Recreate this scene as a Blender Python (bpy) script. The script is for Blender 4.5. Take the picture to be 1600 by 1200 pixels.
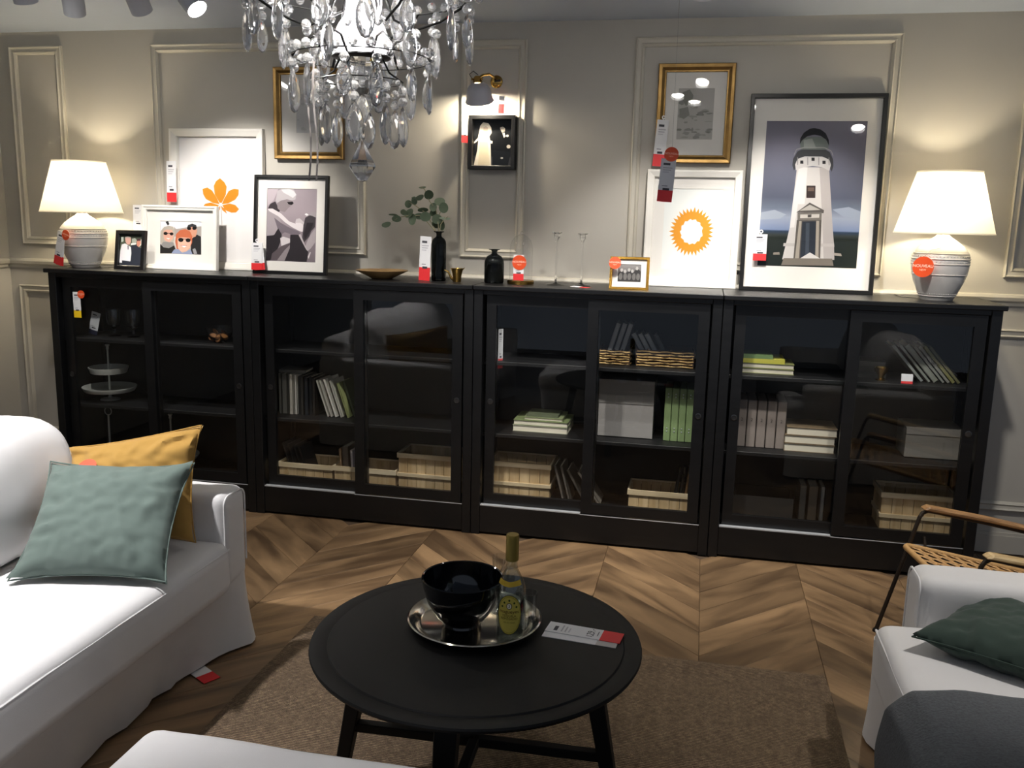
import bpy, bmesh, math, random
from mathutils import Vector, Matrix, noise
for o in list(bpy.data.objects): bpy.data.objects.remove(o)
S = bpy.context.scene; COL = S.collection
PI = math.pi

# ---------------------------------------------------------------- camera
def set_camera():
    yaw, pitch, roll = -0.2047, 0.1843, 0.0233
    fwd = Vector((math.sin(yaw)*math.cos(pitch), math.cos(yaw)*math.cos(pitch), -math.sin(pitch)))
    right = Vector((math.cos(yaw), -math.sin(yaw), 0)); up = right.cross(fwd)
    r2 = right*math.cos(roll) + up*math.sin(roll); u2 = up*math.cos(roll) - right*math.sin(roll)
    cd = bpy.data.cameras.new('camera'); cd.sensor_width = 36; cd.lens = 1400.68/1600*36
    cd.clip_start = .02; cd.clip_end = 60
    co = bpy.data.objects.new('camera', cd); COL.objects.link(co)
    m = Matrix((r2, u2, -fwd)).transposed().to_4x4(); m.translation = (3.466, -4.2545, 1.6027)
    co.matrix_world = m; S.camera = co
set_camera()

# ---------------------------------------------------------------- world, exposure
w = bpy.data.worlds.new('showroom_dusk'); S.world = w; w.use_nodes = True
w.node_tree.nodes['Background'].inputs['Color'].default_value = (.72, .82, 1, 1)
w.node_tree.nodes['Background'].inputs['Strength'].default_value = .16
vs = S.view_settings
vs.view_transform = 'Standard'; vs.look = 'None'; vs.gamma = 1; vs.use_curve_mapping = False
vs.exposure = 0.7

# lamp powers, all in one place (watts)
P_TABLE_LAMP = 8.0
P_SCONCE = 7.0
P_CHANDELIER = 26.0
P_WALL_SPOT = 48.0
P_SEAT_SPOT = 150.0
P_ROOM_DOWNLIGHT = 15.0

# ---------------------------------------------------------------- colour and material helpers
def L(h):
    h = h.lstrip('#'); c = [int(h[i:i+2], 16)/255 for i in (0, 2, 4)]
    return tuple(x/12.92 if x <= .04045 else ((x+.055)/1.055)**2.4 for x in c)
M = {}
def newmat(name):
    m = bpy.data.materials.new(name); m.use_nodes = True
    nt = m.node_tree; b = nt.nodes['Principled BSDF']
    return m, nt, b
def N(nt, t, **kw):
    n = nt.nodes.new(t)
    for k, v in kw.items(): setattr(n, k, v)
    return n
def coords(nt, stretch=(1, 1, 1), rz=0, rand=False):
    tc = N(nt, 'ShaderNodeTexCoord'); mp = N(nt, 'ShaderNodeMapping')
    mp.inputs['Scale'].default_value = stretch; mp.inputs['Rotation'].default_value = (0, 0, 0)
    src = tc.outputs['Object']
    if rz:
        m0 = N(nt, 'ShaderNodeMapping'); m0.inputs['Rotation'].default_value = (0, 0, rz)
        nt.links.new(src, m0.inputs['Vector']); src = m0.outputs['Vector']
    if rand:
        oi = N(nt, 'ShaderNodeObjectInfo'); mu = N(nt, 'ShaderNodeMath', operation='MULTIPLY'); mu.inputs[1].default_value = 37.0
        nt.links.new(oi.outputs['Random'], mu.inputs[0])
        cb = N(nt, 'ShaderNodeCombineXYZ'); nt.links.new(mu.outputs[0], cb.inputs[0]); nt.links.new(mu.outputs[0], cb.inputs[1])
        ad = N(nt, 'ShaderNodeVectorMath', operation='ADD'); nt.links.new(src, ad.inputs[0]); nt.links.new(cb.outputs[0], ad.inputs[1]); src = ad.outputs[0]
    nt.links.new(src, mp.inputs['Vector'])
    return mp.outputs['Vector']
def mixc(nt, fac, a, b):
    m = N(nt, 'ShaderNodeMix', data_type='RGBA')
    for i, x in ((0, fac), (6, a), (7, b)):
        if isinstance(x, bpy.types.NodeSocket): nt.links.new(x, m.inputs[i])
        elif i == 0: m.inputs[0].default_value = x
        else: m.inputs[i].default_value = (*x[:3], 1)
    return m.outputs[2]
def addbump(nt, b, h, s, dist=.002):
    bp = N(nt, 'ShaderNodeBump'); bp.inputs['Strength'].default_value = s; bp.inputs['Distance'].default_value = dist
    nt.links.new(h, bp.inputs['Height']); nt.links.new(bp.outputs['Normal'], b.inputs['Normal'])
def mat(name, col, rough=.55, metal=0., var=.08, scale=14., bump=0., bscale=200., stretch=(1, 1, 1), spec=.5, coat=0., sheen=0., trans=0.):
    if name in M: return M[name]
    m, nt, b = newmat(name)
    c = L(col) if isinstance(col, str) else col
    v = coords(nt, stretch)
    n = N(nt, 'ShaderNodeTexNoise'); n.inputs['Scale'].default_value = scale; n.inputs['Detail'].default_value = 4
    nt.links.new(v, n.inputs['Vector'])
    o = mixc(nt, n.outputs[0], [x*(1-var) for x in c], [min(1, x*(1+var)) for x in c])
    nt.links.new(o, b.inputs['Base Color'])
    b.inputs['Roughness'].default_value = rough; b.inputs['Metallic'].default_value = metal
    b.inputs['Specular IOR Level'].default_value = spec
    b.inputs['Coat Weight'].default_value = coat; b.inputs['Sheen Weight'].default_value = sheen
    b.inputs['Transmission Weight'].default_value = trans
    if bump:
        n2 = N(nt, 'ShaderNodeTexNoise'); n2.inputs['Scale'].default_value = bscale; n2.inputs['Detail'].default_value = 2
        nt.links.new(v, n2.inputs['Vector']); addbump(nt, b, n2.outputs[0], bump)
    M[name] = m; return m
def wood(name, c1, c2, along=(1.2, 14, 14), rz=0., rough=.45, rand=True, scale=3., tint=.25):
    if name in M: return M[name]
    m, nt, b = newmat(name)
    v = coords(nt, along, rz, rand)
    n = N(nt, 'ShaderNodeTexNoise'); n.inputs['Scale'].default_value = scale; n.inputs['Detail'].default_value = 6; n.inputs['Distortion'].default_value = .6
    nt.links.new(v, n.inputs['Vector'])
    r = N(nt, 'ShaderNodeValToRGB'); r.color_ramp.elements[0].position = .34; r.color_ramp.elements[1].position = .68
    r.color_ramp.elements[0].color = (*L(c1), 1); r.color_ramp.elements[1].color = (*L(c2), 1)
    nt.links.new(n.outputs[0], r.inputs[0]); o = r.outputs[0]
    if rand and tint:
        oi = N(nt, 'ShaderNodeObjectInfo'); hs = N(nt, 'ShaderNodeHueSaturation')
        mr = N(nt, 'ShaderNodeMapRange'); mr.inputs[3].default_value = 1-tint; mr.inputs[4].default_value = 1+tint
        nt.links.new(oi.outputs['Random'], mr.inputs[0]); nt.links.new(mr.outputs[0], hs.inputs['Value']); nt.links.new(o, hs.inputs['Color']); o = hs.outputs[0]
    nt.links.new(o, b.inputs['Base Color']); b.inputs['Roughness'].default_value = rough
    addbump(nt, b, n.outputs[0], .12)
    M[name] = m; return m
def pane_mat(name, tint=(1, 1, 1), f0=.045, rough=.0):
    """thin clear sheet: lets light straight through, mirrors by angle"""
    if name in M: return M[name]
    m = bpy.data.materials.new(name); m.use_nodes = True; nt = m.node_tree; nt.nodes.clear()
    out = N(nt, 'ShaderNodeOutputMaterial'); tr = N(nt, 'ShaderNodeBsdfTransparent'); gl = N(nt, 'ShaderNodeBsdfGlossy')
    tr.inputs[0].default_value = (*tint, 1); gl.inputs['Roughness'].default_value = rough
    lw = N(nt, 'ShaderNodeLayerWeight'); pw = N(nt, 'ShaderNodeMath', operation='POWER'); pw.inputs[1].default_value = 5
    nt.links.new(lw.outputs['Facing'], pw.inputs[0])
    ma = N(nt, 'ShaderNodeMath', operation='MULTIPLY_ADD'); ma.inputs[1].default_value = 1-f0; ma.inputs[2].default_value = f0
    nt.links.new(pw.outputs[0], ma.inputs[0])
    mx = N(nt, 'ShaderNodeMixShader'); nt.links.new(ma.outputs[0], mx.inputs[0]); nt.links.new(tr.outputs[0], mx.inputs[1]); nt.links.new(gl.outputs[0], mx.inputs[2])
    nt.links.new(mx.outputs[0], out.inputs[0]); M[name] = m; return m
def glass_mat(name, col=(1, 1, 1), rough=0., ior=1.5):
    if name in M: return M[name]
    m = bpy.data.materials.new(name); m.use_nodes = True; nt = m.node_tree; nt.nodes.clear()
    out = N(nt, 'ShaderNodeOutputMaterial'); g = N(nt, 'ShaderNodeBsdfGlass')
    g.inputs['Color'].default_value = (*col, 1); g.inputs['Roughness'].default_value = rough; g.inputs['IOR'].default_value = ior
    nt.links.new(g.outputs[0], out.inputs[0]); M[name] = m; return m
def crystal_mat(name, tr=.94):
    m, nt, b = newmat(name)
    b.inputs['Base Color'].default_value = (1, 1, 1, 1); b.inputs['Roughness'].default_value = .0; b.inputs['IOR'].default_value = 1.6
    b.inputs['Transmission Weight'].default_value = tr; b.inputs['Coat Weight'].default_value = .6; b.inputs['Coat Roughness'].default_value = .08
    M[name] = m; return m
def emit_mat(name, col, strength):
    if name in M: return M[name]
    m = bpy.data.materials.new(name); m.use_nodes = True; nt = m.node_tree; nt.nodes.clear()
    out = N(nt, 'ShaderNodeOutputMaterial'); e = N(nt, 'ShaderNodeEmission')
    e.inputs[0].default_value = (*col, 1); e.inputs[1].default_value = strength
    nt.links.new(e.outputs[0], out.inputs[0]); M[name] = m; return m
def shade_mat(name, col):
    """lamp-shade cloth: part reflects, part lets the bulb glow through"""
    if name in M: return M[name]
    m = bpy.data.materials.new(name); m.use_nodes = True; nt = m.node_tree; nt.nodes.clear()
    out = N(nt, 'ShaderNodeOutputMaterial'); d = N(nt, 'ShaderNodeBsdfDiffuse'); t = N(nt, 'ShaderNodeBsdfTranslucent')
    d.inputs[0].default_value = (*col, 1); t.inputs[0].default_value = (*col, 1)
    mx = N(nt, 'ShaderNodeMixShader'); mx.inputs[0].default_value = .5
    nt.links.new(d.outputs[0], mx.inputs[1]); nt.links.new(t.outputs[0], mx.inputs[2]); nt.links.new(mx.outputs[0], out.inputs[0]); M[name] = m; return m
def print_mat():
    if 'print' in M: return M['print']
    m, nt, b = newmat('printed_paper')
    a = N(nt, 'ShaderNodeVertexColor'); a.layer_name = 'ink'
    nt.links.new(a.outputs[0], b.inputs['Base Color']); b.inputs['Roughness'].default_value = .6; b.inputs['Specular IOR Level'].default_value = .1
    M['print'] = m; return m

# ---------------------------------------------------------------- mesh helpers
class MB:
    def __init__(s): s.v = []; s.f = []; s.sm = []; s.mi = []; s.col = []
    def add(s, vs, fs, smooth=False, mi=0, col=None):
        o = len(s.v); s.v += [tuple(x) for x in vs]
        for f in fs: s.f.append(tuple(i+o for i in f)); s.sm.append(smooth); s.mi.append(mi)
        s.col += [col or (1, 1, 1)]*len(vs) if not isinstance(col, list) else col
        return s
    def box(s, x0, x1, y0, y1, z0, z1, mi=0, T=None, col=None):
        vs = [Vector((x, y, z)) for z in (z0, z1) for y in (y0, y1) for x in (x0, x1)]
        if T is not None: vs = [T @ q for q in vs]
        return s.add(vs, [(0, 2, 3, 1), (4, 5, 7, 6), (0, 1, 5, 4), (2, 6, 7, 3), (0, 4, 6, 2), (1, 3, 7, 5)], False, mi, col)
    def prism(s, poly, y0, y1, mi=0, T=None, smooth=False):
        """poly in x,z; extruded along y"""
        n = len(poly); vs = [Vector((x, y0, z)) for x, z in poly] + [Vector((x, y1, z)) for x, z in poly]
        if T is not None: vs = [T @ q for q in vs]
        fs = [tuple(range(n)), tuple(range(2*n-1, n-1, -1))] + [(i, i+n, (i+1) % n+n, (i+1) % n) for i in range(n)]
        return s.add(vs, fs, smooth, mi)
    def lathe(s, prof, seg=32, c=(0, 0, 0), mi=0, smooth=True, T=None, caps=True, facets=None):
        vs = []; k = len(prof)
        for r, z in prof:
            for i in range(seg):
                a = 2*PI*i/seg; vs.append(Vector((c[0]+r*math.cos(a), c[1]+r*math.sin(a), c[2]+z)))
        if T is not None: vs = [T @ q for q in vs]
        fs = [(j*seg+i, j*seg+(i+1) % seg, (j+1)*seg+(i+1) % seg, (j+1)*seg+i) for j in range(k-1) for i in range(seg)]
        if caps:
            if prof[0][0] > 1e-5: fs.append(tuple(range(seg-1, -1, -1)))
            if prof[-1][0] > 1e-5: fs.append(tuple((k-1)*seg+i for i in range(seg)))
        return s.add(vs, fs, smooth, mi)
    def tube(s, pts, r, seg=8, mi=0, smooth=True, closed=False):
        pts = [Vector(q) for q in pts]; n = len(pts); rr = r if isinstance(r, (list, tuple)) else [r]*n
        vs = []; up = None
        for i in range(n):
            if closed: t = pts[(i+1) % n]-pts[i-1]
            else: t = pts[min(i+1, n-1)]-pts[max(i-1, 0)]
            t.normalize()
            if up is None:
                up = Vector((0, 0, 1)) if abs(t.z) < .9 else Vector((1, 0, 0))
            up = (up - t*up.dot(t)).normalized(); b = t.cross(up)
            for j in range(seg):
                a = 2*PI*j/seg; vs.append(pts[i]+(up*math.cos(a)+b*math.sin(a))*rr[i])
        m = n if closed else n-1
        fs = [(i*seg+j, i*seg+(j+1) % seg, ((i+1) % n)*seg+(j+1) % seg, ((i+1) % n)*seg+j) for i in range(m) for j in range(seg)]
        if not closed: fs += [tuple(range(seg-1, -1, -1)), tuple((n-1)*seg+j for j in range(seg))]
        return s.add(vs, fs, smooth, mi)
    def ball(s, c, r, seg=12, rings=8, mi=0, smooth=True, T=None):
        rx, ry, rz = r if isinstance(r, (tuple, list)) else (r, r, r)
        prof = [(max(1e-6, math.sin(PI*j/rings)), -math.cos(PI*j/rings)) for j in range(rings+1)]
        vs = []
        for q, z in prof:
            for i in range(seg):
                a = 2*PI*i/seg; vs.append(Vector((c[0]+rx*q*math.cos(a), c[1]+ry*q*math.sin(a), c[2]+rz*z)))
        if T is not None: vs = [T @ q for q in vs]
        return s.add(vs, [(j*seg+i, j*seg+(i+1) % seg, (j+1)*seg+(i+1) % seg, (j+1)*seg+i) for j in range(rings) for i in range(seg)], smooth, mi)
    def ring(s, x0, x1, z0, z1, prof, mi=0):
        """closed profile of (inset, y) swept round a rectangle in x,z with mitred corners"""
        k = len(prof); vs = []
        for cx, cz, sx, sz in ((x0, z0, 1, 1), (x1, z0, -1, 1), (x1, z1, -1, -1), (x0, z1, 1, -1)):
            for u, y in prof: vs.append((cx+sx*u, y, cz+sz*u))
        fs = [(c*k+j, c*k+(j+1) % k, ((c+1) % 4)*k+(j+1) % k, ((c+1) % 4)*k+j) for c in range(4) for j in range(k)]
        return s.add(vs, fs, False, mi)
    def roundbox(s, c, size, r, n=10, puff=0., fn=None, mi=0):
        """soft box; n cells per edge; fn(p)->p may drape it"""
        hx, hy, hz = [q/2 for q in size]; cv = Vector(c); idx = {}; vs = []; fs = []
        def vert(p):
            k = tuple(round(q*1000) for q in p)
            if k in idx: return idx[k]
            q = Vector((p[0]*hx, p[1]*hy, p[2]*hz)); inn = Vector([max(-(h-r), min(h-r, a)) for a, h in zip(q, (hx, hy, hz))])
            d = q-inn
            if d.length > 1e-9: q = inn+d.normalized()*min(r, d.length if max(abs(t) for t in d) < r*.999 else r)
            if puff:
                q.z += puff*(1 if p[2] > 0 else -1 if p[2] < 0 else 0)*abs(p[2])*(1-p[0]**2)*(1-p[1]**2)
            q = q+cv
            if fn: q = fn(q)
            idx[k] = len(vs); vs.append(q); return idx[k]
        # parameter positions concentrated to the edges
        def par(h):
            e = min(.95, r/h); inner = [-(1-e)+2*(1-e)*i/n for i in range(n+1)]
            cap = [1-e+e*math.sin(PI/2*i/4) for i in range(1, 5)]
            return [-q for q in reversed(cap)] + inner + cap
        px, py, pz = par(hx), par(hy), par(hz)
        for ax, A, B in ((0, py, pz), (1, px, pz), (2, px, py)):
            for sgn in (-1, 1):
                for i in range(len(A)-1):
                    for j in range(len(B)-1):
                        q = []
                        for a, b in ((A[i], B[j]), (A[i+1], B[j]), (A[i+1], B[j+1]), (A[i], B[j+1])):
                            p = [0, 0, 0]; p[ax] = sgn; o = [k for k in range(3) if k != ax]; p[o[0]] = a; p[o[1]] = b
                            q.append(vert(p))
                        if len(set(q)) == 4: fs.append(tuple(q))
        return s.add(vs, fs, True, mi)
    def mesh(s, name, mats, bevel=0., recalc=True):
        me = bpy.data.meshes.new(name); me.from_pydata(s.v, [], s.f)
        for m in (mats if isinstance(mats, (list, tuple)) else [mats]): me.materials.append(m)
        me.polygons.foreach_set('use_smooth', s.sm); me.polygons.foreach_set('material_index', s.mi)
        if recalc or bevel:
            bm = bmesh.new(); bm.from_mesh(me)
            if recalc: bmesh.ops.recalc_face_normals(bm, faces=bm.faces)
            if bevel:
                es = [e for e in bm.edges if len(e.link_faces) == 2 and e.calc_face_angle(0) > .6]
                bmesh.ops.bevel(bm, geom=es, offset=bevel, segments=1, affect='EDGES', profile=.5)
            bm.to_mesh(me); bm.free()
        me.update()
        if any(s.sm): me.set_sharp_from_angle(angle=math.radians(40))
        return me
    def build(s, name, mats, parent=None, bevel=0., recalc=True):
        return link(name, s.mesh(name, mats, bevel, recalc), parent)
def link(name, me, parent=None):
    o = bpy.data.objects.new(name, me); COL.objects.link(o)
    if parent is not None: o.parent = parent
    return o
def tag(o, label=None, cat=None, group=None, kind=None):
    for k, v in (('label', label), ('category', cat), ('group', group), ('kind', kind)):
        if v: o[k] = v
    return o
def thing(name, label, cat, loc=(0, 0, 0), rz=0., rx=0., group=None, ry=0.):
    o = bpy.data.objects.new(name, None); COL.objects.link(o); o.empty_display_size = .05
    o.location = loc; o.rotation_euler = (rx, ry, rz)
    return tag(o, label, cat, group)
def struct(name, mb, m, parent=None, bevel=0.):
    o = mb.build(name, m, parent, bevel)
    if parent is None: o['kind'] = 'structure'
    return o
def lamp(name, typ, loc, power, col, parent=None, radius=.03, target=None, angle=60, blend=.6):
    d = bpy.data.lights.new(name, typ); d.energy = power; d.color = col; d.shadow_soft_size = radius
    o = bpy.data.objects.new(name, d); COL.objects.link(o); o.location = loc
    if typ == 'SPOT': d.spot_size = math.radians(angle); d.spot_blend = blend
    if target is not None: o.rotation_euler = (Vector(target)-Vector(loc)).to_track_quat('-Z', 'Y').to_euler()
    if parent is not None: o.parent = parent
    return o
WARM = (1, .89, .69); HALO = (1, .945, .885); COOL = (.86, .92, 1)
ORD = ['first', 'second', 'third', 'fourth', 'fifth', 'sixth', 'seventh', 'eighth', 'ninth', 'tenth', 'eleventh', 'twelfth']

# flat print built from inked polygons ------------------------------------------------
class Art:
    """polygons in a 0..100 (u right, v down) sheet; built on the x,z plane facing -y"""
    def __init__(s): s.layers = []
    def poly(s, col, pts): s.layers.append((pts, [L(c) for c in col] if isinstance(col, list) else L(col))); return s
    def rect(s, col, u0, v0, u1, v1): return s.poly(col, [(u0, v0), (u1, v0), (u1, v1), (u0, v1)])
    def ell(s, col, u, v, a, b, n=20, rot=0.):
        c, d = math.cos(rot), math.sin(rot)
        return s.poly(col, [(u+a*math.cos(t)*c-b*math.sin(t)*d, v+a*math.cos(t)*d+b*math.sin(t)*c) for t in (2*PI*i/n for i in range(n))])
    def grad(s, stops, u0=0, u1=100):
        for (va, ca), (vb, cb) in zip(stops, stops[1:]):
            s.layers.append(([(u0, va), (u1, va), (u1, vb), (u0, vb)], [L(ca), L(ca), L(cb), L(cb)]))
        return s
    def line(s, col, pts, wd):
        for a, b in zip(pts, pts[1:]):
            d = Vector((b[0]-a[0], b[1]-a[1]))
            if d.length < 1e-6: continue
            n = Vector((-d.y, d.x)).normalized()*wd/2
            s.poly(col, [(a[0]+n.x, a[1]+n.y), (b[0]+n.x, b[1]+n.y), (b[0]-n.x, b[1]-n.y), (a[0]-n.x, a[1]-n.y)])
        return s
    def build(s, name, parent, x0, x1, z0, z1, y, step=.00006):
        mb = MB()
        for i, (pts, col) in enumerate(s.layers):
            vs = [(x0+(x1-x0)*min(100, max(0, u))/100, y-step*i, z1-(z1-z0)*min(100, max(0, v))/100) for u, v in pts]
            mb.add(vs, [tuple(range(len(vs)))], False, 0, col if isinstance(col, list) else [col]*len(vs))
        return ink(mb, name, parent)
def ink(mb, name, parent):
    me = mb.mesh(name, print_mat(), recalc=False)
    ca = me.color_attributes.new('ink', 'FLOAT_COLOR', 'POINT')
    ca.data.foreach_set('color', [x for c in mb.col for x in (*c, 1.)])
    return link(name, me, parent)
def quadmap(tl, tr, br, bl):
    """authoring aid: turns corner-relative sketch coordinates into the flat 0..100 sheet"""
    def f(*pts):
        out = []
        for x, y in pts:
            v = .5
            for _ in range(12):
                xl = tl[0]+(bl[0]-tl[0])*v; xr = tr[0]+(br[0]-tr[0])*v; u = (x-xl)/(xr-xl)
                yt = tl[1]+(tr[1]-tl[1])*u; yb = bl[1]+(br[1]-bl[1])*u; v = (y-yt)/(yb-yt)
            out.append((u*100, v*100))
        return out
    return f
_txt = {}
def text_geo(t, size):
    """text as flat triangles in x,y, centred"""
    cu = bpy.data.curves.new('t', 'FONT'); cu.body = t; cu.size = size; cu.align_x = 'CENTER'; cu.align_y = 'CENTER'; cu.resolution_u = 3
    ob = bpy.data.objects.new('t', cu); COL.objects.link(ob)
    me = bpy.data.meshes.new_from_object(ob)
    vs = [v.co.copy() for v in me.vertices]; fs = [tuple(p.vertices) for p in me.polygons]
    bpy.data.objects.remove(ob); bpy.data.curves.remove(cu); bpy.data.meshes.remove(me)
    return vs, fs
def put_text(mb, t, size, x, z, y, col, rot=0., squash=1.):
    vs, fs = text_geo(t, size); c, s_ = math.cos(rot), math.sin(rot)
    mb.add([(x+(v.x*squash)*c-v.y*s_, y, z+(v.x*squash)*s_+v.y*c) for v in vs], fs, False, 0, [L(col)]*len(vs))
# ================================================================ THE ROOM
WALL_Y = .45; CEIL = 2.576
m_wall = mat('wall_paint', '#b5b1a8', .75, var=.025, scale=3, bump=.06, bscale=350)
m_trim = mat('trim_paint', '#bfbaad', .5, var=.02)
m_ceil = mat('ceiling_paint', '#b2bccb', .8, var=.02)
m_sub = mat('subfloor', '#4a3a2a', .8)
m_join = mat('skirting_paint', '#b8b3a8', .5, var=.02)

struct('wall_back', MB().box(-.74, 6.6, WALL_Y, WALL_Y+.12, 0, CEIL), m_wall)
struct('wall_left', MB().box(-.74, -.62, -6.5, WALL_Y, 0, CEIL), m_wall)
struct('ceiling', MB().box(-.74, 6.6, -6.5, WALL_Y+.12, CEIL, CEIL+.1), m_ceil)
PROF = [(0, .0), (0, -.016), (.006, -.021), (.013, -.014), (.027, -.012), (.034, -.018), (.043, -.010), (.046, .0)]
def panel(n, x0, x1, z0, z1):
    struct('trim_%d' % n, MB().ring(x0, x1, z0, z1, [(u, WALL_Y+y) for u, y in PROF]), m_trim)
panel(1, -.507, -.165, 1.377, 2.497)
panel(2, .398, 1.653, 1.377, 2.497)
panel(3, 2.187, 2.532, 1.385, 2.490)
panel(4, 3.080, 4.323, 1.358, 2.490)
panel(5, 4.873, 5.95, 1.372, 2.490)
panel(6, -.555, .30, .22, 1.135)
panel(7, 4.45, 5.95, .22, 1.125)
RAIL = [(.45, 1.238), (.437, 1.238), (.437, 1.252), (.424, 1.262), (.420, 1.278), (.426, 1.290), (.45, 1.294)]
def rail(n, pts_fn):
    mb = MB(); k = len(RAIL); a, b = pts_fn
    mb.add([a(q) for q in RAIL]+[b(q) for q in RAIL], [(i, (i+1) % k, (i+1) % k+k, i+k) for i in range(k)]+[tuple(range(k)), tuple(range(2*k-1, k-1, -1))])
    struct('trim_%d' % n, mb, m_trim)
rail(8, (lambda q: (-.62, q[0], q[1]), lambda q: (6.6, q[0], q[1])))
rail(9, (lambda q: (-.17-q[0], -6.5, q[1]), lambda q: (-.17-q[0], .418, q[1])))
struct('baseboard_back', MB().box(-.62, 6.6, .434, .45, 0, .09).box(-.62, 6.6, .440, .45, .09, .105), m_join)
struct('baseboard_left', MB().box(-.62, -.604, -6.5, .433, 0, .09).box(-.62, -.61, -6.5, .433, .09, .105), m_join)

# floor: chevron planks, 45 degrees, columns running to the back wall
floor = struct('floor', MB().box(-.74, 6.6, -6.5, WALL_Y+.1, -.05, -.006), m_sub)
CWID, STEP, GAP = .45, .2, .0007
m_plank = [wood('oak_plank_down', '#513e2b', '#8c7152', (1.0, 4.5, 4.5), PI/4, .42, scale=2.0, tint=.27),
           wood('oak_plank_up', '#513e2b', '#8c7152', (1.0, 4.5, 4.5), -PI/4, .42, scale=2.0, tint=.27)]
def plank_geo(mb, d, ox=0, oy=0):
    x0, x1 = GAP, CWID-GAP; s = -1 if d == 0 else 1
    ya = 0 if d == 0 else -CWID; yb = -CWID if d == 0 else 0
    p = [(x0, ya+GAP), (x1, yb+GAP), (x1, yb+STEP-GAP), (x0, ya+STEP-GAP)]
    e = .0012; q = [(x0+e, ya+GAP+e*2), (x1-e, yb+GAP+e*2), (x1-e, yb+STEP-GAP-e*2), (x0+e, ya+STEP-GAP-e*2)]
    vs = [(x+ox, y+oy, -.006) for x, y in p]+[(x+ox, y+oy, -.0012) for x, y in p]+[(x+ox, y+oy, 0) for x, y in q]
    mb.add(vs, [(0, 1, 5, 4), (1, 2, 6, 5), (2, 3, 7, 6), (3, 0, 4, 7), (4, 5, 9, 8), (5, 6, 10, 9), (6, 7, 11, 10), (7, 4, 8, 11), (8, 9, 10, 11)], False, d)
plank_me = []
for d in (0, 1):
    mb = MB(); plank_geo(mb, d); plank_me.append(mb.mesh('plank', m_plank[d]))
rest = MB()
for k in range(-6, 9):
    d = k % 2; ox = 2.19+CWID*k
    for j in range(-31, 4):
        oy = j*STEP; cy = oy-CWID/2+STEP/2
        if oy+STEP > WALL_Y+.1 or cy < -6.1 or ox+CWID > 6.6: continue
        if -2 <= k <= 6 and -2.6 < cy < .2:
            o = link('plank', plank_me[d], floor); o.location = (ox, oy, 0)
        else: plank_geo(rest, d, ox, oy)
tag(rest.build('plank_field', m_plank, floor), kind='stuff')

# jute rug
def rug():
    m, nt, b = newmat('jute_weave')
    v = coords(nt, (1, 1, 1)); n = N(nt, 'ShaderNodeTexNoise'); n.inputs['Scale'].default_value = 55; n.inputs['Detail'].default_value = 5
    nt.links.new(v, n.inputs['Vector'])
    v2 = coords(nt, (34, 2.2, 1)); n2 = N(nt, 'ShaderNodeTexNoise'); n2.inputs['Scale'].default_value = 1; n2.inputs['Detail'].default_value = 4
    nt.links.new(v2, n2.inputs['Vector'])
    c = mixc(nt, n.outputs[0], L('#6b5644'), L('#c2a685')); c2 = mixc(nt, n2.outputs[0], L('#5f4c3c'), L('#cbb08e'))
    wv = N(nt, 'ShaderNodeTexWave', wave_type='BANDS', bands_direction='Y'); wv.inputs['Scale'].default_value = 38; wv.inputs['Distortion'].default_value = 2.5; wv.inputs['Detail Scale'].default_value = 6
    nt.links.new(v, wv.inputs['Vector'])
    ml = N(nt, 'ShaderNodeMath', operation='MULTIPLY'); nt.links.new(wv.outputs[1], ml.inputs[0]); nt.links.new(n.outputs[0], ml.inputs[1])
    mr = N(nt, 'ShaderNodeMapRange'); mr.inputs[1].default_value = .05; mr.inputs[2].default_value = .5; nt.links.new(ml.outputs[0], mr.inputs[0])
    nt.links.new(mixc(nt, mr.outputs[0], L('#604e3d'), mixc(nt, .5, c, c2)), b.inputs['Base Color']); b.inputs['Roughness'].default_value = .95
    ad = N(nt, 'ShaderNodeMath', operation='ADD'); nt.links.new(wv.outputs[1], ad.inputs[0]); nt.links.new(n.outputs[0], ad.inputs[1])
    addbump(nt, b, ad.outputs[0], 1., .008)
    x0, x1, y0, y1 = 2.02, 3.99, -3.25, -1.095; nx, ny = 60, 64; vs = []; fs = []
    for j in range(ny+1):
        for i in range(nx+1):
            x = x0+(x1-x0)*i/nx; y = y0+(y1-y0)*j/ny
            x += .008*noise.noise((0, y*6, 3)) if i in (0, nx) else 0; y += .008*noise.noise((x*6, 0, 7)) if j in (0, ny) else 0
            edge = i in (0, nx) or j in (0, ny)
            vs.append((x, y, .0015 if edge else .011+.002*noise.noise((x*9, y*9, 0))))
    fs = [(j*(nx+1)+i, j*(nx+1)+i+1, (j+1)*(nx+1)+i+1, (j+1)*(nx+1)+i) for j in range(ny) for i in range(nx)]
    mb = MB().add(vs, fs, True); b0 = len(mb.v)
    tag(mb.build('jute_rug', m, recalc=False), 'flat woven brown jute rug under the round black coffee table', 'rug')
rug()

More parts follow.
